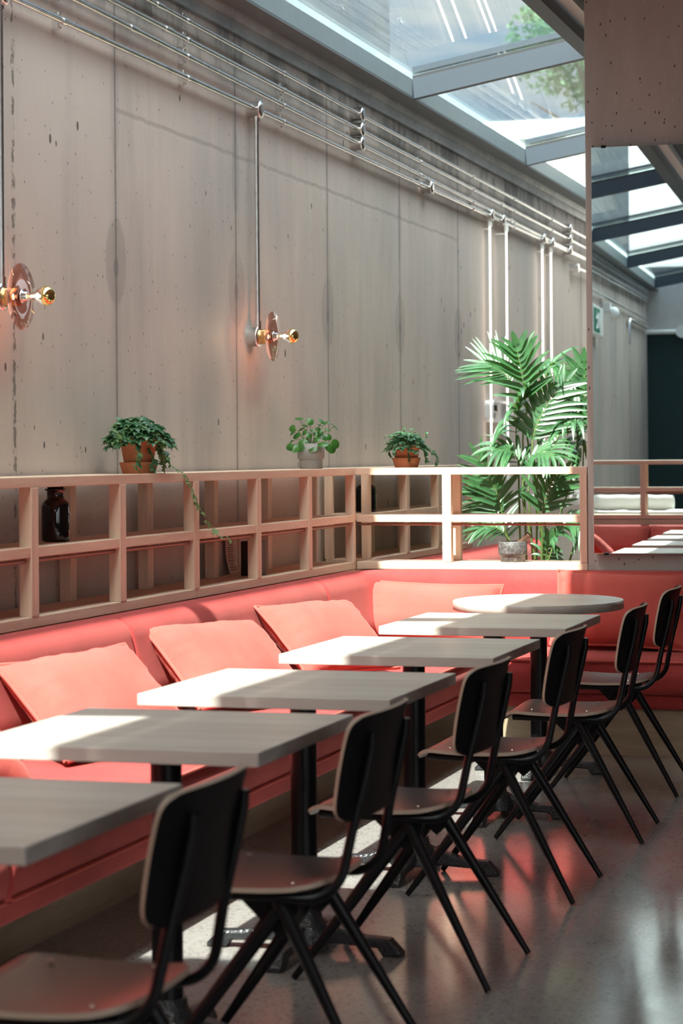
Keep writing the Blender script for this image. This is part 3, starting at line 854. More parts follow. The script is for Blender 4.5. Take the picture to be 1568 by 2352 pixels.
for s in (-1, 1):
    y = s * .140
    pts = [(-.185, y * 1.20, .434), (-.17, y * 1.24, .435), (-.02, y * 1.27, .433), (.10, y * 1.24, .430)]
    pts += [(x, y * (1.24 - .12 * i / 8), z) for i, (x, z) in enumerate(arc(.115, .515, .085, -PI / 2, -.14, 8))]
    pts += [(.218, y * 1.05, .60), (.243, y, .70), (.256, y, .76), (.258, y, .79)]
    b = MB(); b.tube(pts, [.011] * (len(pts) - 1) + [.010], 'black_metal', 12); b.build('frame_tube', ch)
    b = MB(); b.lathe([(.011, 0), (.009, .006), (.0005, .009)], 'black_metal', 10, (.258, y, .79)); b.v = b.v
    # legs
    b = MB(); b.tube([(.045, s * .150, .425), (.285, s * .232, .004)], [.018, .0085], 'black_metal', 12); b.build('leg', ch)
    b = MB(); b.tube([(.062, s * .140, .425), (-.10, s * .185, .20), (-.245, s * .225, .004)], [.021, .016, .009], 'black_metal', 12); b.build('leg', ch)
    b = MB()
    b.prism([(-.055, .432), (.10, .432), (.075, .36), (.05, .335), (.02, .36)], 'y', s * .145 - .004, s * .145 + .004, 'black_metal'); b.build('bracket', ch)
    for x in (-.12, .08):
        b = MB(); b.lathe([(.006, 0), (.005, .0025), (.0005, .0035)], 'steel_ring', 10, (x, s * .150, .4605 if x < 0 else .459)); b.build('rivet', ch)
b = MB(); b.tube([(.03, -.15, .418), (.03, .15, .418)], .012, 'black_metal', 10)
b.prism([(-.12, .432), (.12, .432), (.055, .335), (-.055, .335)], 'x', .026, .034, 'black_metal')
b.build('crossbar', ch)
CX = -1.575
ch.location = (CX, 2.62, 0); ch['label'] = 'black plywood chair at the left picture edge, only a sliver of its back showing'
def chair(y, label, dx=0, rz=0): dup(ch, (CX + dx, y, 0), rz, label)
chair(3.70, 'black plywood chair nearest the camera, its seat cut by the bottom left corner', 0, .02)
chair(4.83, 'black plywood chair in the row centre, second full backrest from the left', 0, .0)
chair(5.93, 'black plywood chair third from the left, seat streaked with red reflections', 0, -.02)
chair(7.10, 'black plywood chair fourth from the left, under the corner of the fourth table', 0, -.01)
chair(8.205, 'black plywood chair second from the right end of the row', .03, .03)
chair(9.32, 'black plywood chair farthest away, beside the round table', .0, .02)

# ------------------------------------------------------------------ things on the shelves
def leaf_blade(mb, base, d, up, L, W, m, fold=.15, bend=.3, n=4, shape=0):
    """pointed or oval leaf"""
    d = Vector(d).normalized(); up = Vector(up); side = d.cross(up)
    if side.length < 1e-4: side = d.cross(Vector((1, 0, .1)))
    side.normalize(); nn = side.cross(d).normalized(); P = Vector(base)
    vs = []; fs = []
    for i in range(n + 1):
        t = i / n
        wd = W * (math.sin(PI * min(1, t * .92 + .08)) ** (.7 if shape == 0 else .9)) * (1 if t < 1 else 0.05)
        c = P + d * (L * t) - nn * (bend * L * t * t)
        vs += [c - side * wd / 2 + nn * fold * wd, c, c + side * wd / 2 + nn * fold * wd]
    for i in range(n):
        for k in (0, 1): fs.append((i * 3 + k, i * 3 + k + 1, (i + 1) * 3 + k + 1, (i + 1) * 3 + k))
    mb.add(vs, fs, m, True)
def pot_mesh(mb, r0, r1, h, m, z=0, rim=0, rimh=0):
    pr = [(r0 * .9, z), (r0, z + .004), (r1, z + h - rimh)]
    if rim: pr += [(r1 + rim, z + h - rimh + .002), (r1 + rim, z + h)]
    else: pr += [(r1, z + h)]
    pr += [(r1 - .008, z + h), (r1 - .012, z + h - .02)]
    mb.lathe(pr, m, 32)

def palmate(mb, p, d, up, s, m, rnd, n=5):
    if m == 'ivy_leaf' and rnd.random() < .14: m = 'vine_leaf_pale'
    d = Vector(d).normalized(); up = Vector(up).normalized(); side = d.cross(up)
    if side.length < .1: side = d.cross(Vector((0, 1, .2)))
    side.normalize(); nn = side.cross(d).normalized()
    for k in range(n):
        a = (k - (n - 1) / 2) * 1.05
        dd = d * math.cos(a) + side * math.sin(a)
        leaf_blade(mb, p, dd, nn, s * (1 - .12 * abs(k - (n - 1) / 2)), s * .60, m, .12, .15 + rnd.random() * .25, 3, 1)

def ivy_plant(loc, label, r0, r1, h, saucer, foliage_r, foliage_h, nleaf, seed, kind, trails):
    rnd = random.Random(seed)
    t = thing('potted_plant', label, 'plant', loc, 0)
    sz = 0
    if saucer:
        b = MB(); pr = [(saucer[0] * .93, 0), (saucer[0] * .95, .003), (saucer[1], saucer[2] - .004), (saucer[1], saucer[2]), (saucer[1] - .006, saucer[2]), (saucer[0] - .008, .012), (.001, .012)]
        b.lathe(pr, 'terracotta', 36); b.build('saucer', t)['label'] = 'deep terracotta saucer'
        sz = .013
    b = MB(); pot_mesh(b, r0, r1, h, 'terracotta', sz, .004, .02); b.build('pot', t)
    b = MB(); b.lathe([(r1 - .006, sz + h - .018), (.0005, sz + h - .012)], 'soil', 20); b.build('soil', t)
    fol = MB(); stm = MB(); Zt = sz + h
    for i in range(nleaf):
        a = rnd.random() * 2 * PI; q = rnd.random() ** .6
        rr = foliage_r * q; zz = Zt + foliage_h * (1 - q ** 2.2) * (.35 + .65 * rnd.random()) - (.022 * max(0, q - .6) / .4 if q > .6 else 0) - rnd.random() * .012
        p = Vector((rr * math.cos(a), rr * math.sin(a), zz))
        d = Vector((math.cos(a + rnd.uniform(-.8, .8)), math.sin(a + rnd.uniform(-.8, .8)), rnd.uniform(-.7, .35)))
        up = Vector((math.cos(a) * .5, math.sin(a) * .5, 1))
        if kind == 'vine': palmate(fol, p, d, up, rnd.uniform(.024, .038), 'ivy_leaf', rnd)
        else: leaf_blade(fol, p, d, up, rnd.uniform(.022, .037), rnd.uniform(.021, .031), 'ivy_leaf', .12, .25, 3, 1)
        if i % 3 == 0: stm.tube([(r1 * .5 * math.cos(a), r1 * .5 * math.sin(a), Zt - .02), (rr * .7 * math.cos(a), rr * .7 * math.sin(a), zz * .6 + Zt * .4 + .01), tuple(p)], .0012, 'stem_green', 5)
    for pts, dens, mt, s in trails:
        pts = [Vector(p) for p in pts]; seg = []
        for i in range(len(pts) - 1):
            for k in range(6): seg.append(pts[i].lerp(pts[i + 1], k / 6) + Vector((rnd.uniform(-.002, .002), rnd.uniform(-.004, .004), rnd.uniform(-.002, .002))))
        seg.append(pts[-1]); stm.tube(seg, .0012, 'stem_brown', 5)
        for k in range(dens):
            f = (k + .6) / dens; q = seg[min(len(seg) - 1, int(f * (len(seg) - 1)))]
            d = Vector((rnd.uniform(.1, .8), rnd.uniform(-1, 1), rnd.uniform(-.8, .3)))
            if kind == 'vine': palmate(fol, q, d, (.8, 0, .6), s * rnd.uniform(.7, 1.1), mt, rnd)
            else: leaf_blade(fol, q, d, (.8, 0, .6), s * rnd.uniform(.8, 1.2), s * .85, mt, .12, .2, 3, 1)
    fol.build('foliage', t, None, False); stm.build('stems', t)
    return t
# vine plant: trailing over the shelf front
ivy_plant((-3.275, 8.30, 1.32), 'trailing five-leaved vine in a terracotta pot on the left shelf top', .054, .071, .128, (.068, .076, .045), .135, .088, 300, 21, 'vine', [
    ([(.03, -.10, .13), (.06, -.14, .07), (.05, -.15, .01)], 8, 'ivy_leaf', .032),
    ([(.0, -.15, .15), (.0, -.21, .16), (.0, -.26, .145)], 4, 'ivy_leaf', .034),
    ([(.05, .02, .12), (.085, .04, .06), (.088, .05, .012)], 8, 'vine_leaf_pale', .028),
    ([(.06, -.04, .10), (.085, -.05, .05), (.085, -.06, .02)], 5, 'ivy_leaf', .030),
    ([(.03, .10, .14), (.05, .15, .08), (.06, .20, .03), (.10, .26, -.01), (.11, .30, -.06), (.11, .37, -.13), (.11, .47, -.20), (.11, .62, -.27), (.115, .80, -.295)], 15, 'vine_leaf_pale', .030),
    ([(.02, .11, .14), (.03, .17, .09), (.04, .19, .05)], 14, 'ivy_leaf', .034),
    ([(.02, .12, .10), (.04, .20, .11), (.05, .30, .10)], 4, 'vine_leaf_pale', .018)])
# small ivy on the corner
ivy_plant((-2.945, 11.165, 1.32), 'small-leaved ivy in a terracotta pot above the divider corner', .055, .066, .10, (.062, .073, .050), .105, .085, 260, 23, 'ivy', [
    ([(-.03, -.02, .13), (-.08, -.02, .155), (-.115, -.02, .165)], 9, 'ivy_leaf', .022),
    ([(-.02, .0, .15), (-.015, 0, .19), (-.02, 0, .205)], 7, 'ivy_leaf', .022),
    ([(.10, -.0, .15), (.10, 0, .175), (.105, 0, .185)], 5, 'ivy_leaf', .022),
    ([(.06, -.03, .13), (.10, -.04, .08), (.12, -.04, .02)], 26, 'ivy_leaf', .025),
    ([(.07, -.0, .12), (.13, 0, .08), (.16, 0, .05), (.15, 0, .01)], 24, 'ivy_leaf', .024),
    ([(-.06, -.04, .12), (-.085, -.04, .07), (-.07, -.05, .05)], 12, 'ivy_leaf', .024),
    ([(.02, -.06, .11), (.03, -.08, .06), (.03, -.085, .02)], 9, 'ivy_leaf', .024)])
# pilea
t = thing('potted_plant', 'round-leaved plant in a grey ceramic pot, middle of the shelf top', 'plant', (-3.285, 10.62, 1.32))
b = MB(); b.lathe([(.052, 0), (.056, .003), (.058, .048), (.0585, .049), (.066, .050), (.068, .124), (.064, .124), (.060, .10)], 'grey_ceramic', 40); b.build('pot', t)
b = MB(); b.lathe([(.062, .105), (.0005, .11)], 'soil', 20); b.build('soil', t)
fol = MB(); stm = MB(); rnd = random.Random(5)
spots = []
for (px, py, r) in ((460, 215, 1.15), (700, 295, 1.0), (300, 440, .9), (310, 520, 1.1), (500, 450, 1.1), (565, 530, .85), (400, 600, 1.1), (285, 720, .7), (240, 850, .95), (350, 885, 1.25), (480, 890, .9), (555, 785, 1.3), (765, 880, 1.3),
                    (985, 800, 1.3), (985, 290, 1.1), (1095, 300, .8), (1270, 410, 1.35), (1100, 470, .8), (920, 370, .8), (900, 480, .9), (1020, 650, 1.0), (1120, 640, .9), (1090, 860, 1.1), (1180, 900, 1.25), (1270, 800, 1.2), (850, 690, .9), (590, 370, .9), (930, 540, .8), (760, 480, .6), (680, 600, .9), (860, 580, 1.0), (600, 680, .9)):
    X = (px - 720) / 1568 * 170 / 492.; Z = (1350 - py) / 1476 * 160 / 492.
    spots.append((X, Z, r))
RT = Vector((math.cos(math.radians(17)), math.sin(math.radians(17)), 0)); FW = Vector((RT.y, -RT.x, 0))
for X, Z, r in spots:
    dep = rnd.uniform(-.06, .05)
    if Z < .13: dep = rnd.uniform(.055, .075)
    c = RT * X * 1.0 + FW * dep + Vector((0, 0, Z))
    if (RT * X).length > .05 and c.x < -.13: c.x = -.13
    outw = Vector((c.x, c.y, 0)) * 6 + FW * .5
    nrm = (outw + Vector((rnd.uniform(-.5, .5), rnd.uniform(-.5, .5), rnd.uniform(.1, 1.2)))).normalized()
    rad = .0205 * r; a1 = nrm.orthogonal().normalized(); a2 = nrm.cross(a1); vs = [c + nrm * .003]
    for rr in (.55, 1.0):
        for k in range(14):
            a = 2 * PI * k / 14; vs.append(c + (a1 * math.cos(a) + a2 * math.sin(a)) * rad * rr - nrm * .004 * rr * rr)
    fs = [(0, 1 + k, 1 + (k + 1) % 14) for k in range(14)] + [(1 + k, 15 + k, 15 + (k + 1) % 14, 1 + (k + 1) % 14) for k in range(14)]
    fol.add(vs, fs, 'pilea_leaf', True)
    p0 = Vector((c.x * .12, c.y * .12, .115)); mid = p0.lerp(c, .55) + Vector((0, 0, .018))
    stm.tube([p0, mid, c], .0014, 'stem_green', 5)
fol.build('foliage', t, None, False); stm.build('stems', t)

# apothecary bottle
t = thing('apothecary_bottle', 'large dark brown stoppered bottle on the left shelf', 'bottle', (-3.295, 7.535, 1.082))
b = MB(); b.lathe([(.040, 0), (.049, .004), (.051, .012), (.051, .126), (.047, .142), (.036, .152), (.031, .156), (.031, .184), (.038, .186), (.038, .191), (.028, .192)], 'brown_glass', 40); b.build('body', t)
b = MB(); b.lathe([(.027, .191), (.030, .194), (.032, .201), (.043, .203), (.043, .208), (.02, .209)], 'brown_glass', 32); b.build('stopper', t)
LBL = Matrix.Translation((.0495, .017, .099)) @ Matrix.Rotation(.32, 4, 'Z') @ FX
text_mesh('label_print', 'AS O', .014, 'white_ink', t, LBL, .0006)
b = MB(); b.box(-.015, .015, -.0014, .0014, -.0006, .0006, 'white_ink'); b.build('label_rule', t, Matrix.Translation((.0492, .017, .087)) @ Matrix.Rotation(.32, 4, 'Z') @ FX)
# pump bottle
t = thing('pump_bottle', 'black pump bottle on the shelf behind the divider corner', 'bottle', (-3.30, 11.66, 1.082))
b = MB(); b.lathe([(.046, 0), (.054, .004), (.055, .012), (.055, .118), (.050, .134), (.032, .146), (.021, .152), (.019, .158), (.019, .170), (.014, .171)], 'brown_glass', 32); b.build('body', t)
b = MB(); b.lathe([(.018, .170), (.020, .172), (.020, .186), (.008, .188), (.006, .205)], 'black_board', 20); b.tube([(0, -.028, .196), (0, .04, .200), (0, .045, .196)], .006, 'black_board', 8); b.build('pump', t)
b = MB(); b.box(.052, .0558, -.004, .020, .085, .089, 'white_ink'); b.box(.052, .0558, -.004, .020, .075, .078, 'white_ink'); b.build('label_print', t)
# black box
b = MB(); b.box(-.042, .042, -.055, .055, 0, .155, 'black_board', .004)
o = b.build('storage_box'); o.location = (-3.288, 9.735, .845); tag(o, 'black box standing on the bottom board of the left shelf', 'box')
# menu sheet leaning on the wall
t = thing('menu_sheet', 'narrow printed paper sheet leaning on the wall beside the black box', 'paper', (-3.415, 9.845, .846))
b = MB(); vs = []; fs = []
for i in range(9):
    q = i / 8; vs += [(-.012 * math.sin(q * 3) - .018 * q, -.068, .17 * q), (-.012 * math.sin(q * 3) - .018 * q, .068, .17 * q)]
for i in range(8): fs.append((2 * i, 2 * i + 1, 2 * i + 3, 2 * i + 2))
b.add(vs, fs, 'paper', True); b.build('sheet', t)
b = MB(); rnd = random.Random(2)
for i in range(13):
    q = .1 + i * .06; x = -.012 * math.sin(q * 3) - .018 * q + .0012; w_ = rnd.uniform(.025, .05)
    b.add([(x, -w_, .17 * q), (x, w_, .17 * q), (x, w_, .17 * q + .003), (x, -w_, .17 * q + .003)], [(0, 1, 2, 3)], 'print_ink')
b.build('print', t, None, False)

# mortar and pestle on the divider
b = MB(); b.lathe([(.058, 0), (.061, .003), (.062, .030), (.065, .034), (.071, .038), (.0725, .044), (.0725, .100), (.070, .103), (.062, .103), (.056, .085), (.045, .04), (.001, .03)], 'grey_marble', 44)
o = b.build('mortar'); o.location = (-2.387, 11.125, .845); tag(o, 'grey veined stone mortar on the divider beside the palm', 'mortar')
b = MB(); b.lathe([(.001, 0), (.016, .004), (.021, .02), (.017, .05), (.013, .09), (.014, .11), (.020, .128), (.021, .134), (.012, .139), (.001, .140)], 'pestle_wood', 20)
o = b.build('pestle'); o.location = (-2.402, 11.115, .893); o.rotation_euler = (.1, .85, .15); tag(o, 'dark wooden pestle leaning out of the stone mortar', 'pestle')

# ------------------------------------------------------------------ palm behind the divider
def frond(t, pot, pts, n0, L, W, n, droop, seed, start=.30, stemr=.005):
    """pts: foot, middle and tip of the leafy part; the stem runs on down into the pot"""
    rnd = random.Random(seed); a, m, c_ = [Vector(p) for p in pts]; n0 = Vector(n0).normalized()
    q = m * 2 - (a + c_) * .5
    def B(u): return a * (1 - u) ** 2 + q * 2 * u * (1 - u) + c_ * u * u
    b = MB(); K = 18; pot = Vector(pot)
    d0 = (B(.05) - B(0)).normalized(); mid = pot.lerp(a, .5) + Vector((0, 0, .0)) * .5
    low = [pot, pot.lerp(a, .33) + (a - pot) * 0 + Vector((0, 0, .03)), pot.lerp(a, .68) + Vector((0, 0, .02))]
    path = low + [B(i / K) for i in range(K + 1)]
    b.tube(path, [stemr * 1.25] * 3 + [stemr * (1 - .75 * i / K) for i in range(K + 1)], 'stem_green', 7)
    N = 8
    for i in range(n + 1):
        u = start + (1 - start) * (i + .5) / (n + .5); c0 = B(min(1, u)); d = (B(min(1, u + .02)) - B(min(1, u + .02) - .04)).normalized()
        side = d.cross(n0).normalized()
        env = math.sin(PI * (.20 + .70 * (i + .5) / n)) ** .55
        for sg in ((-1, 1) if i < n else (0,)):
            ang = math.radians((62 - 34 * i / n) + rnd.uniform(-7, 7)) if sg else 0
            dd = (d * math.cos(ang) + side * sg * math.sin(ang) + n0 * rnd.uniform(-.08, .16)).normalized()
            ll = L * env * rnd.uniform(.86, 1.08); ww = W * rnd.uniform(.8, 1.12); g = droop * rnd.uniform(.75, 1.25)
            vs = []; fs = []
            for j in range(N + 1):
                w = j / N
                p = c0 + dd * (ll * w) + Vector((0, 0, -1)) * (g * ll * w * w * .5) - dd * (g * .12 * ll * w * w)
                tg = (dd + Vector((0, 0, -g * w))).normalized()
                wd = tg.cross(n0)
                if wd.length < .2: wd = tg.cross(side)
                wd.normalize(); nn = wd.cross(tg)
                hw = ww / 2 * min(1, (w * 6 + .25)) * (1 - w ** 2.6) ** .8 + .0004
                vs += [p - wd * hw + nn * hw * .35, p, p + wd * hw + nn * hw * .35]
            for j in range(N):
                for k in (0, 1): fs.append((j * 3 + k, j * 3 + k + 1, (j + 1) * 3 + k + 1, (j + 1) * 3 + k))
            b.add(vs, fs, 'palm_leaf', True)
    return b.build('frond', t, None, False)
PX, PY = -2.60, 12.78
pm = thing('potted_palm', 'tall feathery kentia palm behind the sunlit divider', 'plant', (PX, PY, 0))
b = MB(); b.lathe([(.15, 0), (.17, .01), (.20, .40), (.205, .40), (.205, .42), (.185, .42), (.18, .38)], 'grey_ceramic', 36); b.build('pot', pm)
b = MB(); b.lathe([(.182, .385), (.001, .395)], 'soil', 24); b.build('soil', pm)
FR = [([(-2.606, 12.55, 1.489), (-2.598, 12.45, 1.733), (-2.633, 12.40, 1.985)], (.15, -.75, .6), .27, .040, 10, .25, .40),
      ([(-2.662, 12.70, 1.466), (-2.69, 12.65, 1.76), (-2.86, 12.60, 1.90)], (.0, -.75, .65), .30, .024, 11, .15, .58),
      ([(-2.594, 12.80, 1.491), (-2.50, 12.78, 1.90), (-2.321, 12.70, 1.66)], (.1, -.3, .95), .34, .030, 13, .9, .30),
      ([(-2.566, 12.50, 1.415), (-2.52, 12.50, 1.586), (-2.38, 12.55, 1.80)], (.15, -.95, .25), .29, .036, 11, .35, .15),
      ([(-2.667, 12.60, 1.342), (-2.655, 12.50, 1.55), (-2.589, 12.42, 1.76)], (.0, -.25, 1), .27, .040, 8, 1.3, .35),
      ([(-2.623, 12.50, 1.122), (-2.64, 12.45, 1.36), (-2.74, 12.32, 1.40)], (.1, -.5, .8), .27, .028, 10, .7, .30),
      ([(-2.586, 12.50, 1.122), (-2.555, 12.45, 1.36), (-2.40, 12.32, 1.37)], (.1, -.5, .8), .27, .028, 10, .7, .30),
      ([(-2.736, 12.50, 1.00), (-2.765, 12.45, 1.18), (-2.85, 12.40, 1.37)], (.1, -.95, .2), .25, .026, 10, .15, .15),
      ([(-2.771, 12.60, .98), (-2.815, 12.55, 1.11), (-2.90, 12.50, 1.20)], (.1, -.9, .4), .22, .022, 10, .3, .15),
      ([(-2.40, 12.75, 1.20), (-2.335, 12.65, 1.46), (-2.345, 12.55, 1.56)], (-.1, -.4, .9), .34, .040, 9, 1.5, .25),
      ([(-2.512, 12.50, .98), (-2.476, 12.45, 1.15), (-2.375, 12.40, 1.29)], (.1, -.95, .2), .24, .028, 10, .12, .20),
      ([(-2.675, 12.50, .852), (-2.76, 12.45, .97), (-2.87, 12.40, .95)], (.0, -.5, .85), .19, .020, 11, .35, .30),
      ([(-2.476, 12.50, .792), (-2.366, 12.45, 1.00), (-2.272, 12.40, .94)], (.0, -.6, .8), .20, .026, 10, .6, .25),
      ([(-2.345, 12.80, .991), (-2.319, 12.75, 1.488), (-2.305, 12.70, 1.90)], (-.1, -.95, .2), .27, .040, 8, .2, .60),
      ([(-2.52, 12.62, .70), (-2.49, 12.55, .86), (-2.42, 12.45, .93)], (.0, -.8, .6), .17, .024, 9, .6, .2),
      ([(-2.72, 12.70, .80), (-2.80, 12.75, 1.0), (-2.90, 12.80, 1.08)], (.0, -.7, .7), .20, .020, 10, .3, .2),
      ([(-2.58, 12.85, 1.2), (-2.50, 12.95, 1.5), (-2.40, 13.05, 1.62)], (.0, -.5, .85), .30, .030, 11, .6, .3)]
for i, (pts, n0, L_, W_, n_, dr, st) in enumerate(FR):
    off = Vector((PX, PY, 0)); a = i * 2.4
    frond(pm, (.09 * math.cos(a), .09 * math.sin(a), .385), [Vector(p) - off for p in pts], n0, L_, W_, n_, dr, 70 + i, st)

# ------------------------------------------------------------------ mirror
al = math.radians(1.55)
t = thing('wall_mirror', 'tall frameless mirror on the concrete column at right', 'mirror', (-1.953, 11.0, 0), al)
b = MB(); b.box(0, 1.75, 0, .004, .896, 2.884, 'mirror_silver'); b.build('mirror_glass', t)
b = MB(); b.box(-.0015, 1.7515, .0042, .016, .8945, 2.8855, 'steel_ring'); b.build('backing', t)
for x in (.06, .9, 1.6):
    for z in (.893, 2.887):
        b = MB(); b.box(x - .012, x + .012, -.003, .012, z - .007, z + .007, 'black_metal', .002); b.build('clip', t)

# things seen only in the mirror, behind the camera
t = thing('exit_sign', 'green and white exit sign on the left wall reflected in the mirror', 'sign', (XW, -1.1, 2.74))
b = MB(); b.box(0, .08, -.42, .42, -.15, .15, 'white_plastic', .01); b.build('housing', t)
b = MB(); b.box(.0805, .084, -.10, .40, -.12, .12, 'exit_green'); b.build('panel', t)
b = MB()
b.lathe([(.02, .0845), (.02, .086)], 'white_plastic', 12, (0, .18, .075), 'x')
b.tube([(.085, .18, .05), (.085, .14, -.02), (.085, .20, -.09)], .014, 'white_plastic', 6); b.tube([(.085, .16, .03), (.085, .26, .01)], .01, 'white_plastic', 6)
b.tube([(.085, -.06, -.08), (.085, -.06, .08), (.085, .05, .08), (.085, .05, -.08)], .008, 'white_plastic', 6); b.build('pictogram', t)
t = thing('security_lamp', 'white round lamp above the exit sign in the mirror', 'lamp', (XW, -2.05, 2.93))
b = MB(); b.box(0, .10, -.06, .06, -.05, .06, 'white_plastic', .01); b.build('bracket', t)
b = MB(); b.lathe([(.07, .10), (.075, .13), (.06, .17), (.02, .19)], 'white_plastic', 24, (0, 0, -.06), 'x'); b.build('head', t)
t = thing('conduit', 'vertical conduit above the exit sign in the mirror', 'pipe', (XW, -1.65, 2.9))
b = MB(); b.tube([(.04, 0, 0), (.04, 0, .11)], .014, 'galvanised_steel', 10); b.build('pipe', t)
t = thing('conduit', 'steel conduit bend high on the far reflected wall', 'pipe', (XW, -5.0, 2.95))
b = MB(); b.tube([(.04, -1.7, 0), (.04, .5, 0), (.04, .55, -.04), (.04, .56, -.3)], .016, 'galvanised_steel', 10); b.build('pipe', t)
t = thing('conduit', 'white conduit with a round box on the dark green wall in the mirror', 'pipe', (XW, YE + .03, 2.92))
b = MB(); b.tube([(.0, .03, 0), (2.5, .03, 0)], .03, 'white_plastic', 10); b.build('pipe', t)
b = MB(); b.lathe([(.08, 0), (.08, .08)], 'white_plastic', 20, (.45, .0, 0), 'y'); b.build('junction_box', t)
b = MB(); b.box(XW, XW + .02, -4.5, -1.9, 0, 2.5, 'soil'); b.box(XW, XW + .04, -1.9, -1.8, 0, 2.55, 'wall_concrete')
b = MB(); b.box(XW + .001, XW + .012, -1.95, .3, 0, 2.5, 'column_concrete', .002); struct(b.build('door_1'), 'dark service door in the left wall, seen in the mirror', 'door')
# white window sill with towel roll and plant behind the near divider
b = MB(); b.box(-3.44, -.9, 1.05, 1.75, .0, .80, 'white_sill', .01); b.box(-3.44, -.9, 1.0, 1.80, .80, .86, 'white_sill', .008)
o = b.build('low_cabinet'); tag(o, 'white low cabinet reflected behind the shelf in the mirror', 'cabinet')
b = MB(); pts = [(-3.15 + .075 * i, 1.45 + .008 * math.sin(i * 1.3), .932 + .004 * math.sin(i * 2.1)) for i in range(11)]
b.tube(pts, [.062, .07, .071, .07, .069, .07, .071, .07, .07, .071, .062], 'towel_cloth', 20)
for k in range(26):
    a = k * .5; rr = .008 + k * .0022
    if k: b.tube([(-2.398, 1.45 + math.cos(a - .5) * (rr - .0022), .932 + math.sin(a - .5) * (rr - .0022)), (-2.398, 1.45 + math.cos(a) * rr, .932 + math.sin(a) * rr)], .0035, 'towel_cloth', 5)
o = b.build('rolled_towel'); tag(o, 'rolled grey-white towel reflected on the white cabinet', 'towel')
t = thing('potted_plant', 'small spiky plant in a white pot at the right edge of the mirror', 'plant', (-2.12, 1.45, .861))
b = MB(); pot_mesh(b, .055, .085, .15, 'white_ceramic'); b.build('pot', t)
b = MB(); rnd = random.Random(3)
for k in range(26):
    a = rnd.random() * 6.28; leaf_blade(b, (.03 * math.cos(a), .03 * math.sin(a), .13), (math.cos(a) * .6, math.sin(a) * .6, 1), (math.cos(a), math.sin(a), 0), rnd.uniform(.05, .09), .012, 'vine_leaf_pale', .2, .1, 4)
b.build('foliage', t, None, False)

# ------------------------------------------------------------------ outside the skylight
b = MB(); b.box(-9.0, -4.2, -12, 15.55, 0, 7.6, 'stone_cladding'); o = b.build('building'); tag(o, 'grey stone-clad building seen through the skylight on the left', 'building')
t = thing('house', 'pale rendered house with a grey fence seen through the second skylight pane', 'building', (-6, 30, 0))
b = MB(); b.box(-9, 9, 0, 6, 0, 5.6, 'pale_render'); b.build('wall', t)
b = MB(); b.box(-9.2, 9.2, -.2, 6.2, 5.6, 5.85, 'flashing_steel'); b.build('roof', t)
b = MB(); b.tube([(-1.1, -.06, 0), (-1.1, -.06, 5.6)], .05, 'flashing_steel', 8); b.build('drainpipe', t)
b = MB(); b.box(-40, 40, YB + .3, 80, -.3, -.05, 'grass_ground'); struct(b.build('ground'), 'ground outside', 'ground')
def tree(x, y, h, r, seed, label):
    rnd = random.Random(seed); t = thing('tree', label, 'tree', (x, y, 0), 0, 'trees beyond the skylight')
    b = MB(); b.tube([(0, 0, 0), (.1, 0, h * .5), (0, .1, h * .9)], [.18, .13, .04], 'bark', 8)
    for k in range(14):
        a = rnd.random() * 6.28; z = h * rnd.uniform(.45, .9)
        b.tube([(0, 0, z), (math.cos(a) * r * .5, math.sin(a) * r * .5, z + r * .35), (math.cos(a) * r * .85, math.sin(a) * r * .85, z + r * .5)], [.05, .03, .01], 'bark', 5)
    b.build('trunk', t)
    f = MB()
    for k in range(4200):
        while True:
            v = Vector((rnd.uniform(-1, 1), rnd.uniform(-1, 1), rnd.uniform(-1, 1)))
            if v.length < 1 and noise.noise(v * 2.6 + Vector((seed, 0, 0))) > -.05: break
        p = Vector((v.x * r, v.y * r, h + v.z * r * .8)); d = Vector((rnd.uniform(-1, 1), rnd.uniform(-1, 1), rnd.uniform(-1, .4)))
        leaf_blade(f, p, d, (rnd.uniform(-1, 1), rnd.uniform(-1, 1), 1), .13, .075, 'tree_leaf', .1, .2, 2)
    f.build('foliage', t, None, False)
tree(-7.1, 40, 8.7, 1.5, 5, 'leafy tree showing at the right end of the first skylight pane')
tree(-9.9, 41, 6.6, 1.3, 6, 'low tree top just above the rafter in the first skylight pane')
tree(-3.9, 38, 7.5, 1.6, 9, 'tree above the pale house, hidden partly by the column')

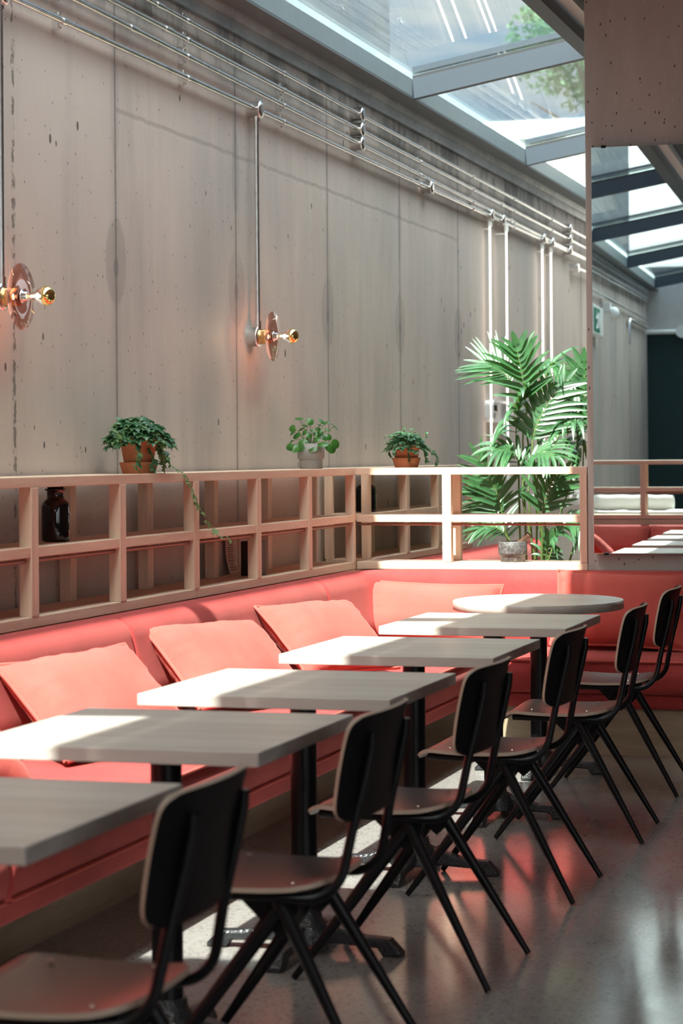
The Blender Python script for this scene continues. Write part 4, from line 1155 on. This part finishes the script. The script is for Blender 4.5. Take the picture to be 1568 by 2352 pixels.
# ------------------------------------------------------------------ light and sky
w = bpy.data.worlds.new('World'); SC.world = w; w.use_nodes = True
nt = w.node_tree; nt.nodes.clear()
class WT(NT):
    def __init__(s, tree): s.t = tree; s.out = tree.nodes.new('ShaderNodeOutputWorld')
t = WT(nt)
gen = t.n('TexCoord').outputs['Generated']
x, y, z = t.sep(gen)
zz = t.math('MAXIMUM', z, .05)
cl = t.comb(t.math('DIVIDE', x, zz), t.math('DIVIDE', y, zz), 0.0)
n1 = t.noise(t.scale(cl, (.9, .9, 1), (.35, .2, 0)), 1.1, 7, .55, .4)
sky = t.ramp(z, [(0, (.74, .85, .93)), (.16, (.48, .68, .90)), (.8, (.20, .42, .78))])
skyc = t.mix(t.ss(n1, .44, .66), sky, (.98, .99, 1.0))
sdv = Vector((-.09, -.72, 1)).normalized()
dp = t.n('VectorMath', operation='DOT_PRODUCT'); t.put(dp.inputs[0], gen); dp.inputs[1].default_value = sdv
skyc = t.mix(t.ss(dp.outputs['Value'], .15, .8), skyc, (1.0, .98, .955))
glow = t.math('ADD', .42, t.math('MULTIPLY', t.ss(dp.outputs['Value'], .25, 1.0), 2.8))
glow = t.math('ADD', glow, t.math('MULTIPLY', t.ss(z, .45, .95), 1.3))
bg = t.n('Background'); t.put(bg.inputs[0], skyc); t.put(bg.inputs[1], glow)
t.done(bg.outputs[0])

sd = bpy.data.lights.new('sun', 'SUN'); sd.energy = 7.5; sd.angle = math.radians(.7); sd.color = (1, .95, .88)
so = bpy.data.objects.new('sun', sd); COL.objects.link(so)
d = Vector((.090, .72, -1)).normalized()
so.rotation_euler = d.to_track_quat('-Z', 'Y').to_euler(); so.location = (-4, -6, 12)

# ------------------------------------------------------------------ camera
cd = bpy.data.cameras.new('camera'); cam = bpy.data.objects.new('camera', cd); COL.objects.link(cam)
F = 5200.0
cd.sensor_fit = 'VERTICAL'; cd.sensor_height = 36; cd.sensor_width = 24; cd.lens = F / 2352 * 36
cd.shift_y = -(1176 - 1044.5) / 2352
TH = math.radians(16.416)
cam.matrix_world = Matrix.Translation((0, 0, 1.388)) @ Matrix.Rotation(TH, 4, 'Z') @ Matrix.Rotation(PI / 2, 4, 'X') @ Matrix.Rotation(-.0075, 4, 'Z')
cd.clip_start = .05; cd.clip_end = 300
cd.dof.use_dof = True; cd.dof.focus_distance = 9.6; cd.dof.aperture_fstop = 5.0
SC.camera = cam

SC.view_settings.view_transform = 'Standard'; SC.view_settings.look = 'None'
SC.view_settings.gamma = 1.0; SC.view_settings.exposure = 1.55
SC.view_settings.use_curve_mapping = False
SC.cycles.max_bounces = 10; SC.cycles.transparent_max_bounces = 16; SC.cycles.diffuse_bounces = 5; SC.cycles.glossy_bounces = 5
SC.cycles.sample_clamp_indirect = 6.0
SC.cycles.use_denoising = True
